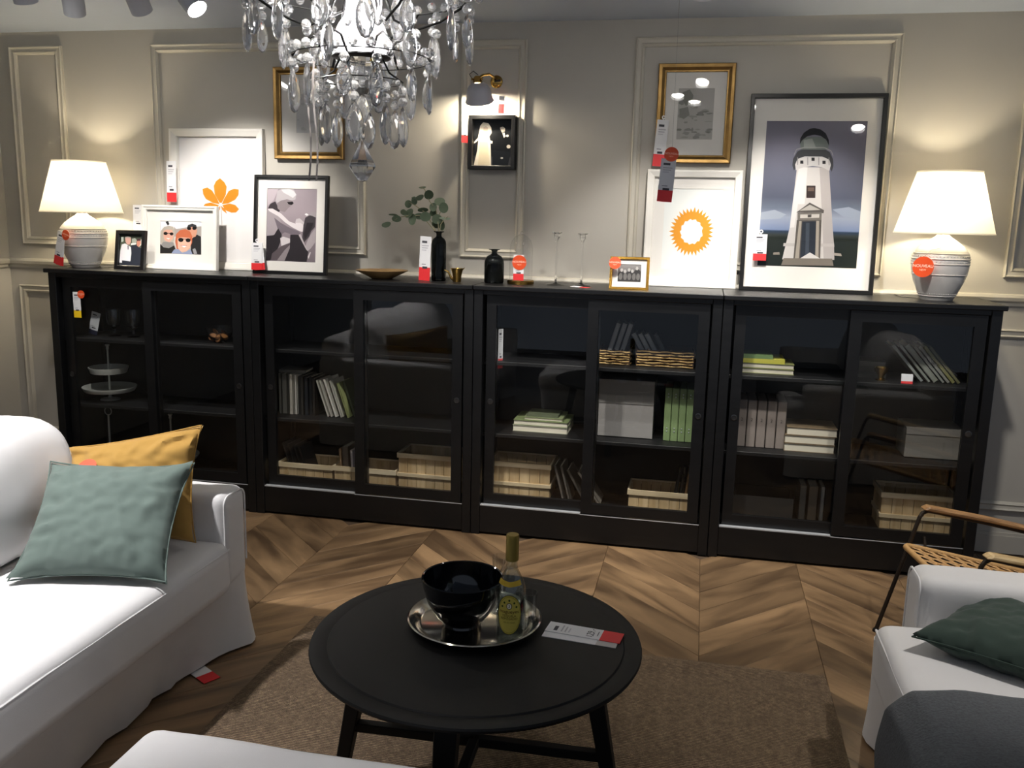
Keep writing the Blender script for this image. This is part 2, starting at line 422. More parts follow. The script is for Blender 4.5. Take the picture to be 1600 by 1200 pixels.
# ================================================================ CABINETS
W = 1.1906; H = 1.272; SH = (.15, .52, .89)
m_blk = wood('black_stained_wood', '#050608', '#0b0c0e', (2, 2, 20), 0, .38, rand=True, tint=0., scale=2.)
m_blk_in = mat('black_stain_inside', '#08080a', .55, var=.1)
m_pane = pane_mat('window_glass', (.97, .98, .98), .032)
m_dark_metal = mat('dark_nickel', '#6a6a6a', .3, 1.)
m_track = mat('track_aluminium', '#c4c8cc', .45, .5)
def cabinet(i, label):
    t = thing('display_cabinet', label, 'cabinet', (i*W, 0, 0), group='black sliding-door display cabinets')
    g = .0015; x0, x1 = g, W-g
    MB().box(x0-(.012 if i == 0 else 0), x1+(.012 if i == 3 else 0), -.022, .422, H-.022, H).build('top_board', m_blk, t, .003)
    for a, b in ((x0, x0+.045), (x1-.045, x1)):
        MB().box(a, b, 0, .045, 0, H-.022).build('post', m_blk, t, .002)
        MB().box(a+.008 if a == x0 else a+.02, b-.02 if a == x0 else b-.008, .045, .40, .03, H-.022).build('side_panel', m_blk_in, t)
        MB().box(a, b, .37, .415, 0, H-.022).build('post', m_blk, t, .002)
    MB().box(x0+.02, x1-.02, .405, .415, .1, H-.022).build('back_panel', m_blk_in, t)
    MB().box(x0+.045, x1-.045, .004, .03, 1.226, H-.022).build('top_rail', m_blk, t, .002)
    pl = MB().box(x0+.045, x1-.045, .006, .03, .012, .152).build('plinth', m_blk, t, .002)
    MB().box(x0+.045, x1-.045, .03, .40, SH[0]-.022, SH[0]).build('bottom_board', m_blk_in, t)
    MB().box(x0+.047, x0+.56, .005, .031, .1525, .1575).build('door_track', m_track, t)
    MB().box(x0+.56, x1-.047, .004, .0065, .150, .1535).build('door_track', m_track, t)
    for z in SH[1:]:
        MB().box(x0+.027, x1-.027, .062, .402, z-.018, z).build('shelf', m_blk_in, t, .0015)
    def door(a, b, y, gl, gr, knobx):
        d = MB()
        zb, zt = .159, 1.224
        d.box(a, gl, y, y+.022, zb, zt).box(gr, b, y, y+.022, zb, zt).box(gl, gr, y, y+.022, zb, .209).box(gl, gr, y, y+.022, 1.174, zt)
        dd = d.build('sliding_door', m_blk, t)
        MB().box(gl-.004, gr+.004, y+.009, y+.013, .205, 1.178).build('pane', m_pane, dd)
        MB().box(gl, gr, y+.003, y+.020, .2092, .2112).build('rail_highlight_strip', m_dark_metal, dd)  # light strip stands in for the highlight on the rail's lit top edge
        T = Matrix.Translation((knobx, y, .69)) @ Matrix.Rotation(PI/2, 4, 'X')
        MB().lathe([(.0145, 0), (.0145, .0022), (.011, .0028), (.0105, .0006), (.0, .0004)], 24, T=T).build('finger_pull', m_dark_metal, dd)
    door(.060, .622, .034, .108, .570, .084)
    door(.563, 1.134, .008, .614, 1.082, 1.108)
    return t
cabinet(0, 'black display cabinet holding the tiered cake stands, leftmost of the row')
cabinet(1, 'black display cabinet with thin leaning books above low wooden crates, second from left')
cabinet(2, 'black display cabinet with wicker baskets and green box files, third from left')
cabinet(3, 'black display cabinet behind the rattan armchair, rightmost of the row')
# ================================================================ CABINET CONTENTS
CAB = ['cake-stand cabinet', 'second cabinet', 'third cabinet', 'rightmost cabinet']
m_pages = mat('book_pages', '#d8d0bd', .8, var=.05, scale=60, stretch=(1, 1, 30))
def bookmat(c): return mat('cover_'+c.strip('#'), c, .5, var=.06)
def book(label, x, y, z, th, dp, ht, col, lean=0., group=None, rz=0., front_pages=False, flat=False):
    """upright: spine to the room (-y), th along x. lean tips the top towards -x (radians).
       flat: lies on its side, th is the height; front_pages turns the fore-edge to the room"""
    t = thing('book', label, 'book', (x, y, z), rz, 0, group, ry=-lean)
    c = .0025
    if not flat:
        co = MB().box(-th/2, -th/2+c, 0, dp, 0, ht).box(th/2-c, th/2, 0, dp, 0, ht)
        if front_pages: co.box(-th/2, th/2, dp-c, dp, 0, ht)
        else: co.prism([(-th/2, 0), (th/2, 0), (th/2, ht), (-th/2, ht)], 0, c)
        co.build('cover', bookmat(col), t)
        MB().box(-th/2+c, th/2-c, .004 if front_pages else c, dp-.004, .003, ht-.003).build('pages', m_pages, t)
    else:
        w2 = ht/2
        co = MB().box(-w2, w2, 0, dp, 0, c).box(-w2, w2, 0, dp, th-c, th)
        if front_pages: co.box(-w2, w2, dp-c, dp, c, th-c)
        else: co.box(-w2, w2, 0, c, c, th-c)
        co.build('cover', bookmat(col), t)
        MB().box(-w2+.003, w2-.003, .004 if front_pages else c, dp-.004, c, th-c).build('pages', m_pages, t)
    return t
def cx(i, x): return i*W+x
def lean_x(x_bottom, th, lean): return x_bottom

# wooden slatted crates -------------------------------------------------------------
m_band = wood('pale_pine_band', '#dcc49c', '#efdcba', (1.2, 1.2, 14), 0, .6, scale=2, tint=.05)
m_crate = wood('pale_pine', '#c6a678', '#dfc499', (14, 14, 1.2), 0, .6, scale=2, tint=.08)
def crate(label, x0, x1, z, ht, dp=.2, y=.17, bands=2):
    wd = x1-x0; t = thing('wooden_crate', label, 'crate', ((x0+x1)/2, y, z), group='pale wooden crates in the cabinets')
    n = max(4, round(wd/.052)); sw = wd/n
    for i in range(n):
        for yy in (0, dp-.006):
            a = -wd/2+i*sw
            MB().box(a+.0012, a+sw-.0012, yy+.003, yy+.009, .004, ht-.008).build('slat', m_crate, t)
    k = 4
    for i in range(k):
        for xx in (-wd/2+.003, wd/2-.009):
            a = .009+i*(dp-.012)/k
            MB().box(xx, xx+.006, a+.001, a+(dp-.012)/k-.001, .004, ht-.008).build('slat', m_crate, t)
    MB().box(-wd/2+.006, wd/2-.006, .006, dp, .004, .010).build('base_board', m_crate, t)
    zs = [ht-.026]+([ht*.36] if bands == 2 else [])
    for zz in zs:
        hh = .026 if zz == zs[0] else .018
        mb = MB(); mb.box(-wd/2-.006, wd/2+.006, -.006, .003, zz, zz+hh).box(-wd/2-.006, wd/2+.006, dp+.003, dp+.009, zz, zz+hh)
        mb.box(-wd/2-.006, -wd/2+.003, .003, dp+.003, zz, zz+hh).box(wd/2-.003, wd/2+.006, .003, dp+.003, zz, zz+hh)
        mb.build('band', m_band, t)
    return t
crate('low pale wooden crate at the left end of the second cabinet floor', cx(1, .052), cx(1, .365), SH[0], .095, bands=1)
crate('low pale wooden crate holding books, between two crates in the second cabinet', cx(1, .377), cx(1, .728), SH[0], .098, bands=1)
crate('tall pale wooden crate at the right end of the second cabinet floor', cx(1, .745), cx(1, 1.10), SH[0], .200)
crate('tall pale wooden crate beside leaning books in the third cabinet', cx(2, .055), cx(2, .378), SH[0], .197)
crate('low pale wooden crate at the right end of the third cabinet floor', cx(2, .786), cx(2, 1.095), SH[0], .103, bands=1)
crate('tall wooden crate behind the rattan armchair in the rightmost cabinet', cx(3, .806), cx(3, 1.148), SH[0], .195)

# second cabinet, middle shelf: upright and leaning books ----------------------------
g = 'books on the middle shelf of the second cabinet'
spec = [(.072, .016, .222, '#5c5a54'), (.096, .030, .222, '#63615b'), (.119, .013, .22, '#6a665e'), (.137, .022, .22, '#b9b2a6'), (.161, .014, .216, '#c9c4ba'),
        (.181, .016, .21, '#2b2a28'), (.200, .018, .213, '#33302c'), (.222, .022, .205, '#24262a'), (.246, .020, .21, '#1d1e20'), (.268, .018, .205, '#2a2622')]
desc = ['dull grey', 'wide dull grey', 'thin taupe', 'pale stone', 'thin off-white', 'charcoal', 'brown-black', 'blue-black', 'black', 'dark umber']
for k, (x, th, ht, c) in enumerate(spec):
    book('%s upright book, %s from left on the middle shelf of second cabinet' % (desc[k], ORD[k]), cx(1, x), .165+.006*(k % 3), SH[1], th, .17, ht, c, 0, g)
for k, (xb, th, ht, c) in enumerate([(.352, .011, .205, '#cfcabf'), (.371, .011, .205, '#cac5ba'), (.398, .016, .212, '#d4d0c6'), (.428, .011, .205, '#c8c4b8'), (.466, .010, .195, '#9aa06a')]):
    book('%s pale book leaning left on second cabinet middle shelf, counted from left' % ORD[k] if k < 4 else 'olive edged book leaning left, last in the second cabinet row', cx(1, xb), .16, SH[1]+.001+th/2*math.sin(.32), th, .17, ht, c, .32, g)
book('dark green book leaning behind the olive edged one in second cabinet', cx(1, .488), .20, SH[1]+.004, .014, .16, .20, '#39412c', .32, g)
book('grey book lying flat across the upright books in second cabinet', cx(1, .135), .19, SH[1]+.2235, .016, .14, .15, '#56544f', 0, g, flat=True, rz=.12)
# books in the crates of the second cabinet
for k, xx in enumerate((.115, .145, .178, .205)):
    book('%s dark book leaning inside the left low crate of second cabinet' % ORD[k], cx(1, xx), .20, SH[0]+.018, .011, .15, .185-.006*k, '#2f2f30', .28, 'dark books in the left crate')
for k, (xx, th, ht, c, n) in enumerate([(.408, .014, .175, '#d9b48a', 'tan'), (.438, .034, .190, '#6e655c', 'thick grey'), (.474, .015, .172, '#c9c3cc', 'pale lilac'), (.503, .018, .168, '#35393b', 'dark slate')]):
    book('%s book standing in the middle low crate of second cabinet' % n, cx(1, xx), .20, SH[0]+.011, th, .15, ht, c, .05, 'books in the middle crate')

# third cabinet -----------------------------------------------------------------------
g = 'stacked books on the middle shelf of the third cabinet'
book('thick book with pale fore-edge at the bottom of the third cabinet stack', cx(2, .321), .15, SH[1], .033, .22, .285, '#a9a893', 0, g, flat=True, front_pages=True)
book('green book in the middle of the third cabinet stack', cx(2, .323), .15, SH[1]+.0335, .026, .22, .282, '#6f7a52', 0, g, flat=True, front_pages=True)
book('thin green book second from top of the third cabinet stack', cx(2, .335), .16, SH[1]+.060, .016, .19, .20, '#7c8560', 0, g, flat=True, front_pages=True)
book('small dark green notebook on top of the third cabinet stack', cx(2, .328), .17, SH[1]+.0765, .012, .15, .165, '#59604a', 0, g, flat=True)
g = 'books leaning on the floor of the third cabinet'
for k, (xb, ln, ht, c, y) in enumerate([(.455, .26, .20, '#6b645c', .16), (.487, .26, .20, '#645e56', .16), (.566, .52, .195, '#5c564f', .17), (.640, .60, .20, '#7a736a', .16)]):
    book('%s grey book leaning left beside the tall crate in third cabinet' % ORD[k], cx(2, xb), y, SH[0]+.006*(1+ln), .014, .16, ht, c, ln, g)
for k, (xx, c, n) in enumerate([(1.012, '#2d2a26', 'black'), (1.035, '#38322b', 'dark brown'), (1.060, '#a8835a', 'tan')]):
    book('%s book tilted inside the right low crate of third cabinet' % n, cx(2, xx), .19, SH[0]+.012, .014, .15, .19, c, -.12, 'books in the right crate')
# grey storage box with lid
m_greybox = mat('grey_card', '#8f8b88', .8, var=.03); m_greylid = mat('grey_card_lid', '#86837f', .8, var=.03)
def lidbox(label, x0, x1, y, z, ht, dp, lid, mb_, ml_):
    t = thing('storage_box', label, 'box', ((x0+x1)/2, y, z)); hw = (x1-x0)/2
    b = MB().box(-hw+.003, hw-.003, .003, dp-.003, 0, .004).box(-hw+.003, -hw+.006, .003, dp-.003, 0, ht-.01).box(hw-.006, hw-.003, .003, dp-.003, 0, ht-.01)
    b.box(-hw+.006, hw-.006, .003, .006, 0, ht-.01).box(-hw+.006, hw-.006, dp-.006, dp-.003, 0, ht-.01)
    b.build('box_body', mb_, t)
    if lid:
        MB().box(-hw, hw, 0, dp, ht-.004, ht).box(-hw, -hw+.0025, 0, dp, ht-lid, ht-.004).box(hw-.0025, hw, 0, dp, ht-lid, ht-.004).box(-hw, hw, 0, .0025, ht-lid, ht-.004).box(-hw, hw, dp-.0025, dp, ht-lid, ht-.004).build('lid', ml_, t)
    return t
lidbox('large light grey storage box beside green box files in third cabinet', cx(2, .612), cx(2, .892), .17, SH[1], .295, .21, .12, m_greybox, m_greylid)
lidbox('wide grey lidded box on the middle shelf of rightmost cabinet', cx(3, .884), cx(3, 1.135), .18, SH[1], .15, .2, .035, mat('taupe_card', '#7b766e', .8), mat('taupe_card_lid', '#858079', .8))
lidbox('open dark box with magazines on the rightmost cabinet floor', cx(3, .098), cx(3, .405), .17, SH[0], .13, .2, 0, mat('dark_card', '#2a2622', .7), None)
# box files: green x4, taupe x5
def boxfile(label, x, wd, y, z, ht, dp, col, group, dots, mark=None):
    t = thing('box_file', label, 'box file', (x, y, z), 0, 0, group)
    MB().box(-wd/2, wd/2, 0, dp, 0, ht).build('case', mat('file_'+col.strip('#'), col, .55, var=.1, scale=30), t, .003)
    mb = MB()
    for zz in dots:
        mb.ball((0, -.0005, zz), (.0035, .002, .0035), 8, 6)
    if dots: mb.build('stud', m_track, t)
    if mark:
        a = MB(); put_text(a, mark, .022, 0, ht*.58, -.0006, '#3a3531'); ink(a, 'printed_mark', t)
for k in range(4):
    boxfile('%s green box file from left beside the grey box in third cabinet' % ORD[k], cx(2, .960+.036*k), .0335, .165, SH[1], .27, .2, '#7f9465', 'green box files', (.05, .066, .225, .24))
for k in range(5):
    boxfile('%s taupe box file from left on rightmost cabinet middle shelf' % ORD[k], cx(3, .128+.0465*k), .042, .165, SH[1], .235, .2, '#8a7f78', 'taupe box files', (), '2')
boxfile('narrow pale grey folder left of the taupe box files', cx(3, .098), .013, .165, SH[1], .235, .2, '#8f8c88', None, ())
# rightmost cabinet: three cream stacked books, yellow-green stack
g = 'books with cream fore-edges stacked in the rightmost cabinet'
for k, (x, z) in enumerate(((.449, 0), (.449, .0405), (.456, .081))):
    book(('bottom', 'middle', 'top')[k]+' book of the cream fore-edged stack in rightmost cabinet', cx(3, x), .14, SH[1]+z, .0395, .2, .232, '#77664f', 0, g, flat=True, front_pages=True)
g = 'yellow-green books stacked on the top shelf of the rightmost cabinet'
for k, (x, z, th, wd, c) in enumerate([(.228, 0, .025, .248, '#8f9160'), (.228, .0255, .024, .248, '#8c8f5a'), (.204, .050, .021, .205, '#c9c24e'), (.178, .0715, .017, .145, '#6f8a55')]):
    book(('lowest olive', 'second olive', 'bright yellow', 'topmost green')[k]+' book of the stack in rightmost cabinet top shelf', cx(3, x), .15, SH[2]+z, th, .19, wd, c, 0, g, flat=True, front_pages=k < 2)
g = 'books leaning on the top shelf of the rightmost cabinet'
for k, (xb, th, c) in enumerate([(.925, .016, '#9b9f99'), (.957, .014, '#94988f'), (.985, .026, '#8a8d82'), (1.018, .014, '#8f9289'), (1.040, .016, '#8c8c82'), (1.062, .018, '#83804f'), (1.085, .016, '#6c6a49')]):
    book('%s book from left, leaning steeply on rightmost cabinet top shelf' % ORD[k], cx(3, xb), .155, SH[2]+th*.33, th, .17, .215, c, .72, g)
g = 'flat dark books on the top shelf of the rightmost cabinet'
for k in range(3):
    book(('lower', 'middle', 'upper')[k]+' dark flat book beside steeply leaning books in rightmost cabinet', cx(3, .70), .21, SH[2]+.026*k, .0255, .16, .155-.008*k, ['#3a3833', '#44413a', '#4d4a42'][k], 0, g, flat=True)
for k, (x, th, c, nm) in enumerate([(.115, .006, '#8a8a88', 'grey'), (.124, .006, '#b9b9b5', 'white'), (.134, .006, '#a09f9a', 'pale')]):
    book('%s magazine standing in the dark box of rightmost cabinet' % nm, cx(3, x), .19, SH[0]+.006, th, .15, .19-.006*k, c, .06*k, 'magazines in the dark box')
for k, (x, th, c, nm) in enumerate([(.452, .032, '#7d776d', 'grey'), (.500, .044, '#8b7a66', 'brown'), (.545, .020, '#a7a39b', 'pale')]):
    book('thick %s book standing right of the dark box in rightmost cabinet' % nm, cx(3, x), .24, SH[0], th, .14, .175, c, 0, 'books beside the dark box')
# small brass cup among the dark books, top shelf of the rightmost cabinet
m_brass = mat('brass', '#b08d4a', .22, 1., var=.05)
t = thing('brass_cup', 'small brass cup in front of dark books in rightmost cabinet', 'cup', (cx(3, .742), .15, SH[2]), 0)
MB().lathe([(.022, 0), (.024, .004), (.012, .010), (.012, .022), (.030, .045), (.034, .062), (.032, .062), (.027, .046), (0, .030)], 24).build('bowl', m_brass, t)

# wicker baskets ----------------------------------------------------------------------
m_wick = [wood('wicker_light', '#b08a52', '#d9b87e', (1, 1, 1), 0, .6, scale=30, tint=.1), mat('wicker_dark', '#3b2616', .7)]
def basket(label, x0, x1, y, z, ht, dp):
    wd = x1-x0; t = thing('wicker_basket', label, 'basket', ((x0+x1)/2, y, z), group='wicker baskets on the third cabinet top shelf')
    hw = wd/2; nst = max(4, round(wd/.05)); stakes = []
    for i in range(nst+1): stakes += [(-hw+wd*i/nst, 0), (-hw+wd*i/nst, dp)]
    for j in range(1, 4): stakes += [(-hw, dp*j/4), (hw, dp*j/4)]
    for x, yy in stakes: MB().tube([(x, yy, 0), (x*1.03, yy+(.004 if yy > dp/2 else -.004), ht+.004)], .004, 6).build('stake', m_wick[1], t)
    rows = 6
    for r in range(rows):
        zz = .006+ht*r/rows*.98; f = 1+.03*r/rows; pts = []
        def wob(k): return (.0055 if (k+r) % 2 else -.0055)
        for i in range(nst*2+1): pts.append(((-hw+wd*i/(nst*2))*f, -.002+(wob(i//2) if i % 2 else 0)*1.0-.004*r/rows, zz+.0015*math.sin(i*1.7+r)))
        for j in range(1, 4): pts.append((hw*f+wob(j), dp*j/4, zz))
        for i in range(nst*2, -1, -1): pts.append(((-hw+wd*i/(nst*2))*f, dp+.002, zz))
        for j in range(3, 0, -1): pts.append((-hw*f-wob(j), dp*j/4, zz))
        MB().tube(pts, .0036, 6, closed=True).build('weaver', m_wick[0], t)
    MB().box(-hw, hw, 0, dp, 0, .004).build('base', m_wick[1], t)
    MB().box(-hw+.004, hw-.004, .006, .009, .004, ht*.96).box(-hw+.004, hw-.004, dp-.009, dp-.006, .004, ht*.96).box(-hw+.004, -hw+.007, .009, dp-.009, .004, ht*.96).box(hw-.007, hw-.004, .009, dp-.009, .004, ht*.96).build('dark_backing', m_wick[1], t)  # dark backing, added so the gaps in the weave look shaded
    return t
basket('small wicker basket with pale books, left one on third cabinet top shelf', cx(2, .608), cx(2, .758), .17, SH[2], .075, .19)
basket('wide wicker basket with pale books, right one on third cabinet top shelf', cx(2, .795), cx(2, 1.068), .17, SH[2], .085, .19)
for k, xx in enumerate((.640, .672, .702)):
    book('%s pale grey book standing in the small wicker basket' % ORD[k], cx(2, xx), .20, SH[2]+.012, .024, .12, .20, '#a9a8a6', -.28, 'books in the small wicker basket')
for k, xx in enumerate((.852, .884, .916, .960)):
    book('%s grey book tipped left in the wide wicker basket' % ORD[k], cx(2, xx), .20, SH[2]+.014, .024, .12, .165, ['#9b9b9b', '#a3a3a2', '#989a9b', '#3f4344'][k], .52, 'books in the wide wicker basket')

# first cabinet -------------------------------------------------------------------------
m_enam = mat('grey_enamel', '#b9bab4', .35, .2, var=.04)
m_clear = glass_mat('clear_glass', (1, 1, 1))
def cakestand(label, x, y, z, tiers, top, ring=False):
    t = thing('cake_stand', label, 'cake stand', (x, y, z))
    MB().lathe([(0, 0), (.055, 0), (.05, .006), (.012, .014), (.006, .03), (.005, top-.03), (.005, top-.03)], 24).build('stem', m_enam, t)
    for r, zz, rim in tiers:
        pl = MB().lathe([(0, zz), (r*.82, zz), (r*.9, zz+.004), (r, zz+rim), (r+.004, zz+rim), (r+.004, zz+rim-.004), (r*.94, zz-.003), (0, zz-.004)], 48).build('tier', m_enam, t)
        n = 28; mb = MB()
        for i in range(n):
            a = 2*PI*i/n; mb.ball(((r*.97)*math.cos(a), (r*.97)*math.sin(a), zz+rim*.5), .0032, 6, 4)
        mb.build('pierced_rim', m_pages, pl)
    if ring: MB().tube([(.022*math.cos(a), 0, top-.006+.022*math.sin(a)) for a in (2*PI*i/24 for i in range(24))], .003, 6, closed=True).build('ring_handle', m_enam, t)
    else: MB().lathe([(.005, top-.03), (.009, top-.024), (.007, top-.012), (.013, top-.004), (.012, top), (0, top+.001)], 16).build('finial', m_enam, t)
cakestand('grey two-tier cake stand on the middle shelf of the leftmost cabinet', .185, .21, SH[1], [(.142, .055, .022), (.103, .160, .030)], .318)
cakestand('grey two-tier cake stand on the leftmost cabinet floor, behind the yellow cushion', .575, .19, SH[0], [(.145, .062, .018), (.098, .150, .030)], .315)
cakestand('ring-handled stand on the leftmost cabinet floor under the two-tier stand', .165, .21, SH[0], [(.10, .03, .012)], .305, True)
def goblet(label, x, y, z):
    t = thing('wine_goblet', label, 'goblet', (x, y, z))
    MB().lathe([(0, 0), (.034, 0), (.034, .003), (.008, .009), (.006, .03), (.009, .036), (.006, .042), (.03, .062), (.041, .09), (.043, .15), (.0415, .15), (.0395, .09), (.028, .065), (0, .054)], 32).build('bowl_and_foot', m_clear, t)
goblet('clear glass goblet nearer the left end of the top shelf', .245, .20, SH[2])
goblet('clear glass goblet beside the door stile on the left top shelf', .365, .20, SH[2])
t = thing('glass_bowl', 'clear glass bowl of dried slices in the leftmost cabinet', 'bowl', (.90, .19, SH[2]))
MB().lathe([(0, 0), (.03, 0), (.05, .02), (.068, .05), (.075, .085), (.073, .085), (.066, .051), (.047, .022), (0, .006)], 32).build('bowl', m_clear, t)
for k, (x, y, z, rx, rz) in enumerate([(-.03, -.02, .03, .9, .3), (.012, -.035, .026, 1.2, -.4), (.034, -.01, .034, .8, 1.1), (-.005, .015, .036, .3, .2), (.02, .02, .050, .7, 2.), (-.03, .015, .052, 1., 2.6)]):
    s = thing('dried_slice', 'brown dried fruit slice lying in the glass bowl', 'dried fruit', (.90+x, .19+y, SH[2]+z), rz, rx, 'dried slices in the glass bowl')
    MB().lathe([(0, -.0025), (.019, -.002), (.021, 0), (.019, .002), (0, .0025)], 18).build('flesh', mat('dried_slice', '#a9713c', .7, var=.3, scale=80), s)
    MB().lathe([(.0195, -.0032), (.0225, -.003), (.0225, .003), (.0195, .0032)], 18, caps=False).build('rind', mat('dried_rind', '#7c4a1e', .7), s)
# ================================================================ PRICE TAGS
m_card = mat('tag_card', '#dcdcde', .55, var=.02); m_red = mat('tag_red', '#d2282c', .5, var=.03)
m_orange = mat('tag_orange', '#d1481a', .45, var=.03); m_yel = mat('tag_yellow', '#e8c21a', .5, var=.03)
m_film = pane_mat('clear_film', (.97, .97, .98), .05, .05)
m_string = mat('clear_thread', '#6a6a68', .6)
def disc(parent, x, y, z, r, text=True):
    T = Matrix.Translation((x, y, z)) @ Matrix.Rotation(PI/2, 4, 'X')
    d = MB().lathe([(0, 0), (r, 0), (r, .0012), (0, .0012)], 32, T=T).build('orange_disc', m_orange, parent)
    if text:
        a = MB(); put_text(a, 'NOUVEAU', r*.40, x, z+r*.08, y-.0017, '#ffd9c6'); put_text(a, 'NEW', r*.27, x, z-r*.30, y-.0017, '#ffc4a8'); ink(a, 'lettering', parent)
def price_tag(label, loc, w_=.055, h=.2, red=.24, rz=0., rx=0., ry=0., orange=None, band=None, price=None, blank=False, second=False, hook=False):
    t = thing('price_tag', label, 'price tag', loc, rz, rx, ry=ry)
    def card(dx, y, name, tilt):
        T = Matrix.Translation((dx, y, 0)) @ Matrix.Rotation(tilt, 4, 'Y')
        MB().box(-w_/2, w_/2, 0, .0012, h*red, h, T=T).build(name, m_card, t)
        MB().box(-w_/2, w_/2, 0, .0012, 0, h*red, T=T).build('red_band', band or m_red, t)
    card(0, 0, 'card', 0)
    if second: card(w_*.28, .003, 'card', -.12)
    if not blank:
        A = Art().rect('#d8d8da', 3, 2, 97, 100*(1-red)-2)
        A.rect('#4a4a50', 18, 10, 64, 15).rect('#a6a6ac', 18, 20, 80, 22).rect('#a6a6ac', 18, 25, 72, 27).rect('#b4b4ba', 18, 30, 60, 32).rect('#8a8a90', 22, 62, 60, 64)
        A.rect('#3f3f45', 30, 68, 74, 73 if not price else 69)
        A.build('print', t, -w_/2, w_/2, 0, h, -.0004)
        if price:
            a = MB(); put_text(a, price, w_*.42, .0, h*(red+.14), -.0008, '#2c2c30'); ink(a, 'price', t)
    if orange:
        disc(t, orange[0], -.002, orange[1], orange[2])
    if hook:
        MB().lathe([(w_*.16, 0), (w_*.16, .001), (w_*.07, .001), (w_*.07, 0)], 16, T=Matrix.Translation((0, 0, h+w_*.2)) @ Matrix.Rotation(PI/2, 4, 'X'), caps=False).build('hanging_ring', m_card, t)
        MB().box(-.003, .003, 0, .001, h-.002, h+w_*.08).build('hanger', m_card, t)
    return t

# ================================================================ PICTURE FRAMES
m_fwhite = mat('white_frame', '#e4e1da', .4, var=.02); m_fblack = mat('black_frame', '#0d0d0e', .35, var=.1)
m_gold = mat('antique_gold_leaf', '#84683c', .36, .85, var=.35, scale=25); m_gold2 = mat('bright_gold', '#c99b45', .25, .9, var=.1)
m_matboard = mat('mat_board', '#e6e3dd', .85, var=.01); m_back = mat('frame_back', '#5a4c3c', .8)
m_glaze = pane_mat('picture_glass', (.98, .98, .98), .022)
def picture(label, xc, y, z, w_, h, fw, dep, fm, art, mats=None, tilt=0., rz=0., prof=None, glaze=True, group=None, name='picture_frame'):
    """origin at the bottom edge; front faces -y; mats = left,right,top,bottom mat-board widths"""
    t = thing(name, label, 'picture', (xc, y, z), rz, -tilt, group)
    P = prof or [(0, dep), (0, .002), (.002, 0), (fw-.002, 0), (fw, .002), (fw, dep)]
    MB().ring(-w_/2, w_/2, 0, h, P).build('frame', fm, t)
    MB().box(-w_/2+fw*.6, w_/2-fw*.6, dep-.004, dep-.001, fw*.6, h-fw*.6).build('backing', m_back, t)
    x0, x1, z0, z1 = -w_/2+fw, w_/2-fw, fw, h-fw; e = .003
    yy = dep-.006
    if mats:
        l, r, tp, bt = mats; mb = MB()
        mb.box(x0-e, x0+l, yy-.002, yy, z0-e, z1+e).box(x1-r, x1+e, yy-.002, yy, z0-e, z1+e).box(x0+l, x1-r, yy-.002, yy, z1-tp, z1+e).box(x0+l, x1-r, yy-.002, yy, z0-e, z0+bt)
        mb.build('mat_board', m_matboard, t); x0, x1, z0, z1 = x0+l, x1-r, z0+bt, z1-tp
    art.build('print', t, x0, x1, z0, z1, yy+.001)
    if glaze: MB().box(-w_/2+fw-.002, w_/2-fw+.002, yy-.006, yy-.005, fw-.002, h-fw+.002).build('glazing', m_glaze, t)
    return t
TOP = H
# --- chestnut leaf print
A = Art().rect('#f3f1f0', 0, 0, 100, 100)
q = quadmap((285, 240), (790, 240), (770, 1030), (300, 1030)); O = '#e08f2c'
for p in ([(550, 495), (578, 520), (592, 548), (586, 600), (560, 652), (546, 652), (516, 600), (510, 545), (524, 515)],
          [(438, 565), (470, 556), (500, 575), (530, 625), (546, 660), (505, 655), (460, 630), (442, 600)],
          [(668, 565), (640, 560), (605, 575), (575, 625), (560, 660), (600, 655), (645, 630), (666, 600)],
          [(432, 690), (455, 660), (490, 652), (542, 668), (520, 700), (480, 714), (452, 708)],
          [(668, 690), (645, 664), (610, 655), (562, 668), (585, 700), (620, 714), (648, 712)],
          [(520, 722), (530, 690), (550, 672), (548, 695)], [(592, 722), (580, 690), (556, 672), (562, 698)]): A.poly(O, q(*p))
A.line('#b9b3ad', q((554, 670), (558, 740), (560, 815)), .9)
picture('large white frame with an orange chestnut leaf print', .785, .375, TOP, .568, .775, .042, .035, m_fwhite, A, tilt=.055,
        prof=[(0, .035), (0, .003), (.003, 0), (.012, 0), (.04, .008), (.042, .012), (.042, .035)], mats=(.005, .005, .005, .005))
# --- sunflower ring print
A = Art().rect('#e6e9e6', 0, 0, 100, 100); pts = []; n = 34; rr = random.Random(3)
ax, ay = 38.5, 30.5
for i in range(n):
    a0 = 2*PI*i/n; a1 = 2*PI*(i+.5)/n; R0 = .96+rr.random()*.08
    pts += [(50+ax*R0*math.cos(a0), 53+ay*R0*math.sin(a0)), (50+ax*.80*math.cos(a1), 53+ay*.80*math.sin(a1))]
A.poly('#d8932f', pts); inn = []
for i in range(40):
    a = 2*PI*i/40; k = .50+.03*((i*7) % 3-1); inn.append((50+ax*k*math.cos(a), 53+ay*k*math.sin(a)))
A.poly('#e6e9e6', inn)
picture('white frame with an orange sunflower ring print, beside the lighthouse', 3.402, .375, TOP, .466, .583, .036, .035, m_fwhite, A, tilt=.06,
        prof=[(0, .035), (0, .003), (.003, 0), (.010, 0), (.034, .008), (.036, .012), (.036, .035)], mats=(.055, .055, .055, .055))
